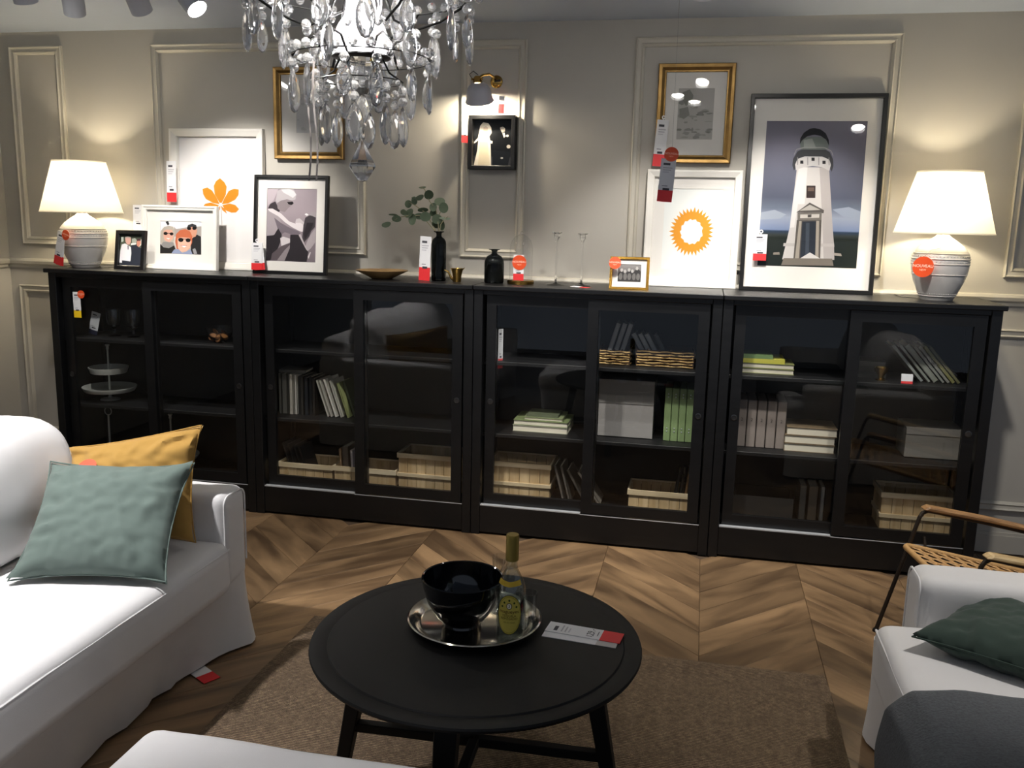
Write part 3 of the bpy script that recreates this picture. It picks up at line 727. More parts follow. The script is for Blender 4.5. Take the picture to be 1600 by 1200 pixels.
# --- lighthouse photograph
A = Art(); q = quadmap((190, 265), (698, 262), (630, 952), (135, 942))
A.grad([(0, '#7c7a88'), (16, '#767583'), (34, '#696b7a'), (52, '#595e6e'), (60, '#6f7888'), (66, '#9aa3b4'), (71, '#8b97b0'), (74.5, '#7d8cab'), (75.5, '#38485f')])
A.poly('#a3abb8', [(0, 63), (14, 61), (26, 64), (20, 67), (0, 68)]).poly('#98a2b3', [(72, 60), (88, 58), (100, 61), (100, 66), (84, 65)])
A.grad([(75.5, '#2f4056'), (78, '#3a3f3d'), (80, '#262c27'), (100, '#1b211c')])
A.poly('#cdc9c5', q((342, 478), (503, 478), (510, 620), (517, 760), (522, 840), (523, 912), (262, 912), (282, 838), (302, 760), (322, 620)))
A.poly('#b3adaa', q((455, 478), (503, 478), (510, 620), (517, 760), (523, 912), (470, 912), (465, 700)))
A.poly('#dedbd8', q((352, 478), (395, 478), (378, 650), (345, 650), (325, 760), (302, 762), (322, 620)))
A.poly('#bdb8b4', q((270, 835), (523, 835), (524, 850), (268, 850)))
A.poly('#3f4043', q((318, 470), (322, 440), (345, 405), (375, 392), (480, 392), (508, 408), (523, 440), (525, 470), (516, 498), (504, 476), (430, 462), (340, 476), (326, 494)))
A.poly('#c9c6c4', q((336, 492), (332, 466), (345, 440), (380, 428), (470, 428), (505, 442), (512, 466), (504, 494), (470, 478), (420, 472), (370, 480)))
for wx, wy in ((366, 455), (423, 441), (478, 455)): A.poly('#2b2a2c', q((wx-8, wy-8), (wx+8, wy-8), (wx+8, wy+7), (wx-8, wy+7)))
for wx in (345, 396, 452, 503): A.line('#8c8a8a', q((wx, 432), (wx, 468)), .8)
A.poly('#6d7470', q((360, 396), (358, 352), (380, 338), (485, 338), (503, 352), (500, 396)))
A.poly('#8b928d', q((378, 390), (376, 352), (420, 345), (440, 390)))
A.poly('#252629', q((356, 372), (360, 344), (378, 318), (408, 300), (430, 296), (462, 302), (488, 320), (503, 350), (504, 378), (490, 350), (462, 332), (430, 327), (396, 334), (370, 352)))
A.line('#9a9a98', q((328, 420), (340, 396), (380, 386), (480, 386), (515, 402), (524, 424)), .6)
A.poly('#3c3230', q((389, 564), (434, 564), (432, 621), (387, 621))).poly('#6b5a50', q((396, 572), (427, 572), (426, 590), (395, 590)))
A.poly('#5b5753', q((336, 690), (404, 643), (475, 678), (473, 692))).poly('#b3aea6', q((352, 682), (404, 653), (458, 677)))
A.poly('#77726c', q((342, 692), (464, 688), (462, 724), (341, 726))).poly('#c4bfb8', q((356, 700), (452, 697), (450, 714), (355, 717)))
A.poly('#4a4744', q((393, 700), (412, 699), (411, 712), (393, 713)))
A.poly('#5e5953', q((338, 726), (462, 724), (452, 912), (318, 912))).poly('#a79f92', q((350, 730), (362, 730), (346, 908), (326, 908))).poly('#a79f92', q((436, 728), (450, 728), (444, 908), (428, 908)))
A.poly('#2f343c', q((366, 732), (434, 730), (426, 905), (352, 905))).poly('#454c56', q((384, 738), (402, 738), (396, 890), (378, 890)))
A.poly('#d9d6d2', q((350, 908), (402, 878), (452, 906), (450, 916)))
A.poly('#7c746a', q((270, 906), (512, 906), (518, 940), (256, 940))).poly('#938a7e', q((218, 880), (248, 878), (250, 890), (216, 890))).poly('#a39b90', q((520, 878), (556, 882), (560, 894), (524, 892)))
picture('tall black framed lighthouse photograph beside the right lamp', 3.963, .335, TOP, .628, .948, .020, .028, m_fblack, A, tilt=.085, mats=(.062, .062, .105, .105))
# --- black and white sunbather photograph
A = Art(); q = quadmap((165, 158), (757, 168), (745, 1025), (158, 1005))
A.grad([(0, '#9d9298'), (30, '#a1959b'), (60, '#8d8288'), (100, '#7a7076')])
A.poly('#b9aeb4', q((165, 160), (300, 160), (240, 300), (165, 370)))
A.poly('#3d373b', q((170, 400), (200, 340), (260, 310), (320, 420), (300, 440)))
A.poly('#b7b1b4', q((265, 300), (285, 190), (340, 160), (470, 162), (512, 230), (500, 290), (440, 300), (400, 290), (330, 330), (290, 340)))
A.poly('#d6d2d4', q((330, 175), (420, 162), (480, 190), (510, 235), (470, 270), (420, 240), (360, 210)))
A.poly('#8d8386', q((285, 330), (330, 300), (400, 285), (455, 300), (470, 345), (430, 375), (405, 400), (378, 436), (320, 420), (288, 390)))
A.poly('#1f1b1e', q((400, 318), (470, 312), (480, 335), (455, 352), (420, 345)))
A.poly('#a39a9e', q((165, 400), (230, 400), (320, 470), (330, 620), (260, 700), (160, 712)))
A.poly('#716870', q((250, 500), (330, 560), (420, 610), (540, 660), (570, 690), (480, 705), (380, 670), (330, 700), (290, 620)))
A.poly('#d9d2d4', q((172, 395), (230, 395), (330, 450), (430, 545), (505, 570), (520, 515), (550, 508), (585, 545), (598, 600), (592, 665), (560, 660), (470, 615), (380, 555), (300, 485), (190, 425)))
A.poly('#c2babd', q((500, 560), (515, 515), (555, 508), (612, 560), (600, 585), (560, 560)))
A.poly('#2b272b', q((160, 715), (250, 705), (300, 625), (345, 700), (330, 780), (300, 860), (230, 960), (210, 1000), (160, 1003)))
A.poly('#cfc8ca', q((325, 740), (360, 722), (440, 745), (445, 790), (340, 832)))
A.poly('#5a5155', q((230, 920), (330, 840), (440, 800), (440, 860), (330, 1000), (215, 1000)))
A.poly('#8f8689', q((290, 1000), (380, 880), (440, 820), (440, 880), (380, 1003)))
A.poly('#2f2b2f', q((445, 700), (545, 700), (580, 760), (630, 860), (660, 900), (640, 1020), (380, 1008), (440, 860)))
A.poly('#443f43', q((600, 590), (620, 500), (680, 470), (745, 480), (735, 610), (690, 660), (670, 720), (610, 790), (585, 740)))
A.poly('#2c272b', q((640, 560), (720, 560), (700, 620), (620, 760), (600, 700)))
A.poly('#a29a9d', q((665, 470), (690, 430), (730, 428), (752, 450), (750, 500), (700, 480)))
A.poly('#f0ecec', q((612, 462), (632, 448), (660, 465), (640, 480)))
A.poly('#aba2a5', q((745, 620), (690, 690), (640, 790), (620, 850), (655, 890), (690, 860), (740, 790)))
A.poly('#b9b0b3', q((545, 705), (565, 690), (625, 830), (660, 895), (640, 880), (600, 810)))
A.poly('#d3cccd', q((655, 960), (680, 900), (690, 910), (665, 985)))
picture('black framed black-and-white photograph of a person sunbathing', 1.295, .235, TOP, .425, .525, .017, .025, m_fblack, A, tilt=.10, mats=(.052, .052, .052, .052))
# --- three people in sunglasses
A = Art(); q = quadmap((352, 305), (972, 325), (958, 850), (352, 828))
A.grad([(0, '#e9e9ec'), (25, '#dfe0e4'), (60, '#c9c3bd'), (100, '#b5aca4')])
A.poly('#a9a29c', q((590, 440), (720, 415), (972, 395), (972, 560), (560, 560), (560, 400)))
A.poly('#2a2926', q((352, 680), (400, 700), (560, 700), (600, 828), (352, 828)))
A.poly('#b5ada0', q((355, 640), (360, 470), (410, 405), (480, 385), (545, 400), (570, 470), (560, 620), (500, 720), (400, 720)))
A.poly('#8e8c89', q((365, 690), (400, 730), (480, 745), (560, 700), (550, 650), (400, 640)))
A.poly('#d9a793', q((400, 470), (440, 445), (530, 450), (552, 520), (540, 590), (490, 650), (420, 620), (400, 560)))
A.ell('#1d1b1b', *q((432, 508))[0], 5, 5).ell('#1d1b1b', *q((522, 516))[0], 4.6, 4.6).line('#1d1b1b', q((432, 500), (522, 508)), 1.6)
A.poly('#f3efe9', q((440, 580), (500, 585), (475, 605)))
A.poly('#3a3a39', q((430, 325), (470, 305), (490, 360), (465, 380)))
A.poly('#2c2c2d', q((810, 600), (900, 530), (958, 560), (958, 848), (800, 840)))
A.poly('#d29a80', q((750, 460), (760, 400), (880, 395), (905, 470), (880, 560), (820, 580), (770, 540)))
A.poly('#3b3b3d', q((752, 420), (770, 375), (830, 352), (890, 375), (903, 430), (830, 405)))
A.ell('#191818', *q((785, 430))[0], 5, 5).ell('#191818', *q((862, 428))[0], 5, 5)
A.poly('#c36b4a', q((575, 640), (590, 520), (650, 455), (730, 440), (800, 480), (830, 560), (825, 660), (780, 760), (600, 760)))
A.poly('#e6b59f', q((610, 590), (660, 570), (790, 580), (815, 640), (790, 740), (730, 800), (660, 805), (615, 740)))
A.ell('#1a1918', *q((660, 612))[0], 6.4, 6.4).ell('#1a1918', *q((768, 618))[0], 6, 6).line('#1a1918', q((620, 595), (805, 600)), 1.6)
A.poly('#f6f2ec', q((660, 700), (750, 705), (710, 735))).poly('#b5565a', q((655, 694), (755, 699), (750, 706), (660, 702)))
A.poly('#8f9ab5', q((520, 828), (560, 765), (620, 755), (680, 820), (740, 800), (800, 760), (830, 845)))
A.poly('#9a9a9c', q((830, 760), (870, 745), (900, 835), (850, 840)))
picture('white landscape frame with a photograph of three people in sunglasses', .632, .245, TOP, .452, .352, .026, .03, m_fwhite, A, tilt=.09, mats=(.075, .075, .058, .062), rz=.02,
        prof=[(0, .03), (0, .003), (.003, 0), (.010, 0), (.013, .004), (.024, .006), (.026, .010), (.026, .03)])
# --- two men, small black frame
A = Art(); q = quadmap((285, 225), (850, 225), (835, 1000), (225, 1000))
A.grad([(0, '#2f332d'), (22, '#59604f'), (40, '#6c7260'), (100, '#3b3d44')])
A.poly('#a8ada0', q((560, 330), (640, 310), (690, 360), (660, 450), (570, 470))).poly('#e7e7e2', q((540, 440), (680, 430), (660, 470), (540, 485))).poly('#c9d0c4', q((290, 300), (350, 290), (350, 400), (290, 420)))
A.poly('#f0eef0', q((300, 480), (390, 450), (480, 500), (540, 540), (550, 700), (525, 890), (300, 870), (300, 935), (228, 930), (260, 640)))
A.poly('#d9a99b', q((390, 300), (460, 278), (535, 295), (540, 400), (500, 480), (440, 470), (400, 410)))
A.poly('#b9b2a8', q((380, 330), (400, 285), (470, 272), (535, 290), (530, 310), (440, 300)))
A.poly('#6f6a78', q((450, 500), (480, 500), (478, 600), (455, 600)))
A.poly('#30343e', q((540, 500), (680, 470), (760, 540), (835, 560), (835, 1000), (300, 1000), (310, 875), (525, 893), (552, 700)))
A.poly('#c98a75', q((690, 370), (780, 360), (800, 440), (740, 530), (690, 490))).poly('#f2ede4', q((790, 340), (825, 330), (815, 470), (745, 520), (790, 450)))
A.poly('#4a2f33', q((685, 350), (730, 320), (790, 330), (790, 375), (690, 380)))
picture('small black frame with a photograph of two people, beside the left lamp', .402, .13, TOP, .188, .215, .022, .022, m_fblack, A, tilt=.16, rz=-.06)
# --- wedding couple, hung
A = Art(); q = quadmap((205, 715), (468, 715), (470, 1068), (205, 1068))
A.grad([(0, '#26282c'), (60, '#1d1f23'), (100, '#191b1e')])
A.poly('#3f3f42', q((205, 990), (470, 1000), (470, 1068), (205, 1068)))
A.poly('#eee6d6', q((240, 800), (245, 760), (265, 732), (300, 738), (320, 770), (325, 810), (310, 840), (316, 870), (352, 885), (348, 900), (318, 892), (322, 960), (326, 1066), (206, 1066), (228, 950), (235, 870), (208, 895), (202, 885), (232, 850)))
A.poly('#c9b9a8', q((268, 770), (285, 760), (300, 772), (298, 800), (280, 805), (268, 795))).poly('#e3d7bd', q((245, 880), (300, 880), (316, 1064), (235, 1064)))
A.poly('#14161a', q((340, 830), (385, 800), (420, 810), (455, 850), (462, 940), (440, 1066), (335, 1066), (330, 900)))
A.poly('#c7beb4', q((380, 775), (395, 758), (415, 765), (415, 800), (395, 812))).poly('#15151a', q((382, 770), (400, 750), (420, 760), (418, 780), (400, 764)))
A.poly('#dcdad6', q((398, 815), (412, 808), (420, 840), (408, 850))).ell('#e3e0dc', *q((432, 835))[0], 3.5, 2.6).ell('#c9c3bb', *q((442, 917))[0], 5, 4).ell('#c9c3bb', *q((398, 1005))[0], 3.4, 1.8)
picture('black framed wedding photograph hanging under the wall lamp', 2.362, .392, 1.842, .247, .272, .020, .05, m_fblack, A, tilt=.01, name='hanging_picture')
# --- gold frames on the wall
GP = [(0, .03), (0, .004), (.004, 0), (.018, .002), (.032, .012), (.038, .012), (.040, .018), (.040, .03)]
A = Art().rect('#b9b7b2', 0, 0, 100, 100); rr = random.Random(11)
for i in range(46):
    u, v = rr.uniform(4, 94), rr.uniform(2, 96); a, b = rr.uniform(3, 15), rr.uniform(1.2, 4.5)
    if u > 60 and v < 40: continue
    A.poly(rr.choice(['#93938d', '#a5a49d', '#87887f', '#9c9c96']), [(u+a*math.cos(t)*rr.uniform(.6, 1.15), v+b*math.sin(t)*rr.uniform(.5, 1.3)) for t in (2*PI*k/9 for k in range(9))])
A.poly('#8b8c84', [(10, 8), (30, 2), (42, 14), (36, 30), (22, 34), (12, 24)]).poly('#90918a', [(4, 40), (28, 36), (34, 52), (18, 60), (6, 56)])
picture('gold framed grey abstract print hanging above the sunflower ring', 3.384, .412, 1.886, .372, .476, .040, .03, m_gold, A, tilt=.012, prof=GP, mats=(.062, .056, .076, .076), name='hanging_picture')
A = Art().rect('#c4c4c4', 0, 0, 100, 100)
rr = random.Random(5)
for i in range(20): A.ell('#b4b4b4', rr.uniform(6, 94), rr.uniform(6, 94), rr.uniform(3, 9), rr.uniform(1, 4), 10)
picture('gold framed pale print hanging behind the chandelier', 1.338, .412, 1.885, .400, .482, .040, .03, m_gold, A, tilt=.012, prof=GP, mats=(.085, .085, .10, .10), name='hanging_picture')
# --- small gold frame
A = Art().grad([(0, '#8f8d8c'), (40, '#6f6d6c'), (100, '#4a4847')])
A.poly('#3c3b3b', [(0, 55), (10, 40), (22, 36), (34, 52), (44, 38), (56, 34), (66, 48), (76, 30), (88, 26), (100, 40), (100, 96), (0, 96)])
for u, v in ((16, 34), (30, 40), (48, 32), (62, 38), (82, 22)): A.ell('#b3b0ad', u, v, 6, 10)
for u in (12, 32, 50, 70, 88): A.ell('#6f6d6b', u, 70, 8, 20)
picture('small gold frame with a grey group photograph', 3.126, .075, TOP, .188, .158, .013, .018, m_gold2, A, tilt=.17, mats=(.026, .026, .022, .026), rz=.03)

# ================================================================ LAMPS ON THE CABINETS
m_cer = mat('glazed_stoneware', '#b9b7b4', .28, var=.05, coat=.3)
m_shade = shade_mat('white_shade_cloth', (.80, .78, .73))
m_bulb = pane_mat('bulb_glass', (1, .97, .9), .03)
def table_lamp(label, x, y, cord_dir):
    t = thing('table_lamp', label, 'lamp', (x, y, TOP), group='white ceramic table lamps')
    prof = [(0, 0), (.068, 0), (.072, .006), (.086, .035), (.108, .085), (.120, .13), (.124, .165), (.121, .20), (.112, .222), (.092, .245), (.062, .268), (.036, .285), (.026, .295), (.026, .312), (0, .313)]
    MB().lathe(prof, 48).build('base', m_cer, t)
    for zz, r in ((.020, .081), (.118, .119), (.165, .126), (.188, .1255), (.212, .118)):
        rb = MB().lathe([(r-.004, -.003), (r, -.002), (r+.0012, 0), (r, .002), (r-.004, .003)], 48, (0, 0, zz), caps=False).build('raised_band', m_cer, t)
    mb = MB()
    for zz, r in ((.176, .1245), (.200, .1225), (.030, .0845)):
        for k in range(52): mb.ball((r*math.cos(2*PI*k/52), r*math.sin(2*PI*k/52), zz), .0026, 6, 4)
    tag(mb.build('dot_rows', m_cer, t), kind='stuff')
    MB().lathe([(.012, .31), (.012, .36), (.009, .362), (.009, .38), (0, .381)], 16).build('socket', m_brass, t)
    MB().lathe([(.012, .375), (.017, .39), (.028, .42), (.030, .44), (.024, .46), (.012, .472), (0, .475)], 20).build('bulb', m_bulb, t)
    zb, zt, rb, rt = .302, .574, .212, .136
    MB().lathe([(rb, zb), (rt, zt), (rt-.0015, zt), (rb-.0015, zb), (rb, zb)], 64, caps=False).build('shade', m_shade, t)
    for r, zz in ((rb, zb), (rt, zt)):
        MB().lathe([(r+.001, -.003), (r+.002, 0), (r+.001, .003), (r-.003, .003), (r-.003, -.003), (r+.001, -.003)], 64, (0, 0, zz), caps=False).build('shade_trim', m_shade, t)
    mb = MB().tube([(0, 0, .475), (0, 0, zt-.012)], .002, 6)
    for k in range(3):
        a = 2*PI*k/3; mb.tube([(0, 0, zt-.012), ((rt-.002)*math.cos(a), (rt-.002)*math.sin(a), zt-.004)], .0016, 6)
    mb.build('shade_carrier', m_brass, t)
    MB().tube([(.066*cord_dir, .03, .004), (.10*cord_dir, .06, .004), (.13*cord_dir, .09, .0035), (.14*cord_dir, .16, .0035), (.14*cord_dir, .208, .0035)], .003, 6).build('power_cord', mat('cord_clear', '#8a8478', .5), t)
    lamp('lamp_light', 'POINT', (0, 0, .435), P_TABLE_LAMP, WARM, t, .028)
table_lamp('white ceramic table lamp at the left end of the cabinets', .085, .20, 1)
table_lamp('white ceramic table lamp at the right end, beside the lighthouse picture', 4.53, .20, -1)

# ================================================================ WALL LAMP
def sconce():
    x, z = 2.372, 2.285
    t = thing('wall_lamp', 'brass wall lamp with white bell shade above the wedding photograph', 'wall lamp', (x, WALL_Y, z))
    Tm = Matrix.Rotation(PI/2, 4, 'X')
    MB().lathe([(0, 0), (.032, 0), (.032, .006), (.024, .014), (.010, .018), (0, .018)], 28, T=Tm).build('wall_plate', m_brass, t)
    MB().tube([(0, -.015, 0), (0, -.08, .014), (-.012, -.12, .020), (-.035, -.15, .012), (-.058, -.165, -.006)], .006, 10).build('arm', m_brass, t)
    MB().tube([(-.058, -.165, .01), (-.085, -.155, .030), (-.11, -.135, .018), (-.10, -.11, -.006), (-.05, -.09, .010)], .0022, 8).build('curled_wire', m_fblack, t)
    MB().tube([(-.002, -.045, -.004), (.03, -.04, 0)], [.005, .007], 10).build('switch_knob', m_fblack, t)
    MB().lathe([(0, .006), (.014, .004), (.020, -.004), (.022, -.018), (.026, -.024), (.020, -.028), (0, -.028)], 24, (-.060, -.165, 0)).build('cap', m_brass, t)
    for k in (-1, 1): MB().ball((-.060+.024*k, -.177, -.012), .006, 10, 8).build('thumb_screw', m_brass, t)
    # bell shade with fluted lip, tipped towards the wall
    TT = Matrix.Translation((-.060, -.165, -.012)) @ Matrix.Rotation(math.radians(26), 4, 'X') @ Matrix.Translation((0, 0, .012))
    prof = [(.020, -.026), (.034, -.032), (.050, -.045), (.060, -.065), (.064, -.090), (.067, -.108), (.073, -.122)]
    vs = []; seg = 60; k = len(prof)
    for side in (0, .0022):
        for j, (r, zz) in enumerate(prof):
            for i in range(seg):
                a = 2*PI*i/seg; f = 1+.018*(j/(k-1))**3*math.sin(8*a); vs.append(TT @ Vector(((r-side)*f*math.cos(a), (r-side)*f*math.sin(a), zz)))
    fs = [(s*k*seg+j*seg+i, s*k*seg+j*seg+(i+1) % seg, s*k*seg+(j+1)*seg+(i+1) % seg, s*k*seg+(j+1)*seg+i) for s in (0, 1) for j in range(k-1) for i in range(seg)]
    fs += [((k-1)*seg+i, (k-1)*seg+(i+1) % seg, k*seg+(k-1)*seg+(i+1) % seg, k*seg+(k-1)*seg+i) for i in range(seg)]
    MB().add(vs, fs, True).build('bell_shade', mat('grey_white_glaze', '#a9aab4', .35, var=.03), t)
    MB().ball((0, 0, -.088), (.018, .018, .024), 16, 10, T=TT).build('bulb', m_bulb, t)
    lamp('lamp_light', 'POINT', TT @ Vector((0, 0, -.104)), P_SCONCE, WARM, t, .016)
sconce()

# ================================================================ SMALL THINGS ON THE CABINETS
# wooden dish
t = thing('wooden_dish', 'shallow brown wooden dish on the cabinets left of the vase', 'dish', (1.84, .19, TOP))
MB().lathe([(0, 0), (.052, 0), (.058, .004), (.10, .024), (.134, .041), (.136, .044), (.130, .044), (.095, .031), (.05, .012), (0, .009)], 56).build('dish', wood('dish_wood', '#775a38', '#a98a5c', (1, 1, 1), 0, .35, rand=False, scale=6), t)
m_dkglass = glass_mat('smoky_glass', (.36, .38, .39))
def bottle_vase(name, label, x, y, prof):
    t = thing(name, label, 'vase', (x, y, TOP)); MB().lathe(prof, 40).build('glass', m_dkglass, t); return t
v1 = [(0, 0), (.034, 0), (.0375, .004), (.0375, .184), (.0355, .200), (.029, .212), (.018, .220), (.0135, .226), (.0135, .238), (.017, .243), (.027, .247), (.027, .250), (.012, .248), (.0105, .240), (.0105, .224), (.030, .200), (.0335, .182), (.0335, .008), (0, .007)]
vase = bottle_vase('bottle_vase', 'tall smoky glass bottle vase holding eucalyptus', 2.143, .20, v1)
v2 = [(0, 0), (.046, 0), (.050, .005), (.050, .100), (.047, .116), (.037, .132), (.020, .142), (.0145, .147), (.014, .158), (.018, .163), (.029, .166), (.029, .169), (.012, .168), (.0115, .160), (.0115, .147), (.040, .110), (.046, .095), (.046, .008), (0, .007)]
bottle_vase('bottle_vase', 'squat smoky glass bottle vase between the brass jug and cloche', 2.435, .20, v2)
# eucalyptus spray in the tall vase
def eucalyptus():
    K = .00050; t = thing('eucalyptus_spray', 'spray of grey-green eucalyptus leaves standing in the smoky vase', 'branch', (2.143, .20, TOP+.235))
    def P(x, y, d=0): return (K*(x-1018), d, K*(555-y))
    m_leaf = mat('eucalyptus_leaf', '#4f5e48', .55, var=.22, scale=18); m_leaf2 = mat('eucalyptus_leaf_pale', '#66755f', .6, var=.2, scale=18); m_stem = mat('eucalyptus_stem', '#8a8468', .7)
    for pts in ([(1018, 780, 0), (1010, 560, 0), (940, 480, -.01), (850, 375, -.02), (720, 375, -.035), (620, 395, -.04), (540, 440, -.045)],
                [(1018, 780, 0), (1014, 560, 0), (1000, 400, .01), (980, 300, .0), (920, 225, -.01), (872, 110, -.015), (830, 88, -.015)],
                [(1018, 780, 0), (1022, 560, 0), (1010, 420, -.01), (1035, 345, -.02), (1085, 290, -.03)],
                [(1018, 780, 0), (1008, 570, 0), (930, 450, .02), (850, 340, .03), (750, 275, .03), (680, 240, .03)],
                [(1018, 780, 0), (1024, 560, 0), (1040, 460, -.01), (1090, 395, -.02), (1125, 372, -.02)]):
        MB().tube([P(*q_) for q_ in pts], [.0022]*(len(pts)-1)+[.0009], 6).build('stem', m_stem, t)
    rr = random.Random(2)
    for x, y, a, b, d, pale in [(920, 165, 40, 42, -.02, 0), (820, 192, 46, 26, -.012, 0), (735, 225, 26, 36, .03, 1), (670, 258, 30, 34, .03, 0), (1085, 290, 40, 44, -.035, 0), (1020, 228, 46, 36, .005, 1),
                                (960, 285, 34, 36, -.008, 1), (1010, 405, 44, 46, -.02, 1), (890, 382, 46, 40, -.028, 0), (760, 412, 34, 48, -.04, 0), (720, 350, 50, 42, -.034, 0), (820, 378, 42, 28, -.02, 0),
                                (662, 345, 30, 28, -.03, 1), (596, 410, 42, 28, -.045, 0), (490, 470, 46, 27, -.05, 0), (848, 92, 34, 10, -.012, 1), (985, 456, 42, 40, .012, 0), (1090, 395, 48, 12, -.022, 0),
                                (950, 345, 32, 30, .01, 0), (1040, 462, 26, 50, .01, 0), (830, 315, 46, 20, .026, 0), (560, 372, 46, 10, -.04, 1), (735, 200, 24, 10, .028, 0)]:
        c = Vector(P(x, y, d)); ry = rr.uniform(-.5, .5); tiltv = rr.uniform(-.5, .5); n = 14; T = Matrix.Translation(c) @ Matrix.Rotation(tiltv, 4, 'X') @ Matrix.Rotation(ry, 4, 'Z')
        vs = [T @ Vector((0, .0025, 0))]+[T @ Vector((1.22*K*a*math.cos(2*PI*k/n), -.002*math.cos(4*PI*k/n), 1.22*K*b*math.sin(2*PI*k/n))) for k in range(n)]
        vs += [q_+Vector((0, .0008, 0)) for q_ in vs]
        m1 = n+1
        fs = [(0, 1+k, 1+(k+1) % n) for k in range(n)]+[(m1, m1+1+(k+1) % n, m1+1+k) for k in range(n)]+[(1+k, m1+1+k, m1+1+(k+1) % n, 1+(k+1) % n) for k in range(n)]
        MB().add(vs, fs, True).build('leaf', m_leaf2 if pale else m_leaf, t)
eucalyptus()
# brass jug
t = thing('brass_jug', 'small brass jug with curved handle beside the smoky vase', 'jug', (2.252, .16, TOP), .1)
MB().lathe([(0, 0), (.020, 0), (.021, .003), (.022, .03), (.030, .062), (.034, .068), (.032, .068), (.028, .061), (.019, .03), (0, .012)], 32).build('body', m_brass, t)
MB().tube([(-.018, 0, .008), (-.030, 0, .018), (-.038, 0, .036), (-.048, 0, .052), (-.066, 0, .058)], [.006, .006, .005, .004, .002], 10).build('handle', m_brass, t)
MB().prism([(.026, .055), (.042, .074), (.026, .068)], -.008, .008).build('spout', m_brass, t)
# cloche
t = thing('glass_cloche', 'tall glass cloche on a brass base with an orange disc tag', 'cloche', (2.575, .19, TOP))
MB().lathe([(0, 0), (.066, 0), (.068, .003), (.068, .016), (.064, .020), (0, .020)], 48).build('brass_base', m_brass, t)
mb = MB(); dome = [(.058, .021), (.058, .17), (.055, .195), (.046, .218), (.030, .236), (.012, .246), (0, .2475)]
mb.lathe(dome, 48, caps=False); mb.build('dome', pane_mat('cloche_glass', (.97, .97, .97), .07), t)
MB().ball((0, 0, .252), .008, 14, 10).build('knob', m_clear, t)
# glass candlesticks
for k, (x, y, hh, lab) in enumerate(((2.752, .20, .262, 'clear glass candlestick nearer the cloche'), (2.878, .22, .258, 'clear glass candlestick nearer the small gold frame'))):
    t = thing('glass_candlestick', lab, 'candlestick', (x, y, TOP))
    MB().lathe([(0, 0), (.045, 0), (.045, .003), (.016, .007), (.006, .014), (.0045, .03), (.0045, hh-.05), (.007, hh-.036), (.014, hh-.026), (.015, hh-.008), (.025, hh-.004), (.026, hh), (.012, hh-.002), (.011, hh-.02), (0, hh-.022)], 32).build('stem_and_foot', m_clear, t)

# ================================================================ TAGS ON AND AROUND THE CABINETS
price_tag('price tag with orange disc hanging off the left lamp', (.012, .065, TOP+.018), .055, .185, .26, ry=.28, rz=-.2, orange=(.035, .178, .028), second=True)
price_tag('price tag standing against the chestnut leaf frame', (.545, .350, 1.642), .058, .222, .23, rx=-.05)
price_tag('price tag half hidden behind the three-person photograph', (.36, .30, 1.475), .06, .145, .02, rx=-.05)
price_tag('pair of price tags on the sunbather picture corner', (1.115, .222, TOP+.018), .062, .145, .25, rx=-.10, second=True, hook=True)
price_tag('price tag hanging left of the wedding photograph', (2.222, .385, 1.975), .034, .125, .3, rz=.7)
price_tag('orange-red tag hanging from the wall lamp', (2.418, .36, 2.118), .030, .085, .55, ry=.04, blank=True)
price_tag('tall price tag leaning on the smoky eucalyptus vase', (2.085, .135, TOP+.002), .058, .222, .30, ry=.04)
price_tag('price tag with an orange disc in front of the glass cloche', (2.578, .115, TOP+.022), .052, .125, .26, orange=(.004, .088, .036))
price_tag('price tag hanging on the gold abstract print', (3.218, .405, 1.868), .058, .225, .26, ry=.07, hook=True)
t = price_tag('dim price tag with an orange disc hanging on a thread from the ceiling', (3.343, -1.5, 1.657), .044, .125, .27, ry=.06, rx=-.03, orange=(.006, .138, .021))
MB().tube([(.006, .001, .155), (-.045, .001, .915)], .0003, 5).build('thread', m_string, t)
price_tag('price tag stuck on the lighthouse picture glass', (3.737, .335, 1.420), .062, .128, .26, rx=-.085, hook=True)
t = thing('orange_disc_tag', 'orange disc tag on the small gold frame corner', 'price tag', (3.058, .060, 1.398), .03, -.17); disc(t, 0, 0, 0, .029)
t = thing('orange_disc_tag', 'orange disc tag hanging on the right lamp base', 'price tag', (4.431, .075, 1.425), -.5); disc(t, 0, 0, 0, .046)
MB().tube([(0, .001, .044), (.02, .03, .075), (.05, .06, .085)], .0008, 5).build('thread', m_string, t)
t = price_tag('white and red tag lying flat by the right candlestick', (2.93, .10, TOP+.001), .04, .09, .45, rx=-PI/2+.02, rz=1.2)
price_tag('white and yellow price tag inside the leftmost cabinet glass', (.150, .026, 1.008), .045, .14, .28, band=m_yel, orange=(.03, .128, .022))
price_tag('shaded price tag leaning on the left top shelf beside goblets', (.118, .18, SH[2]+.006), .055, .13, .2, ry=.25, band=mat('tag_navy', '#20233a', .6))
price_tag('narrow price tag inside the third cabinet left door', (cx(2, .118), .10, 1.0-.15), .03, .2, .25, rz=.9)
price_tag('small white and red tag on the rightmost cabinet top shelf', (cx(3, .845), .085, SH[2]+.001), .05, .045, .25, rx=-.25, blank=True)
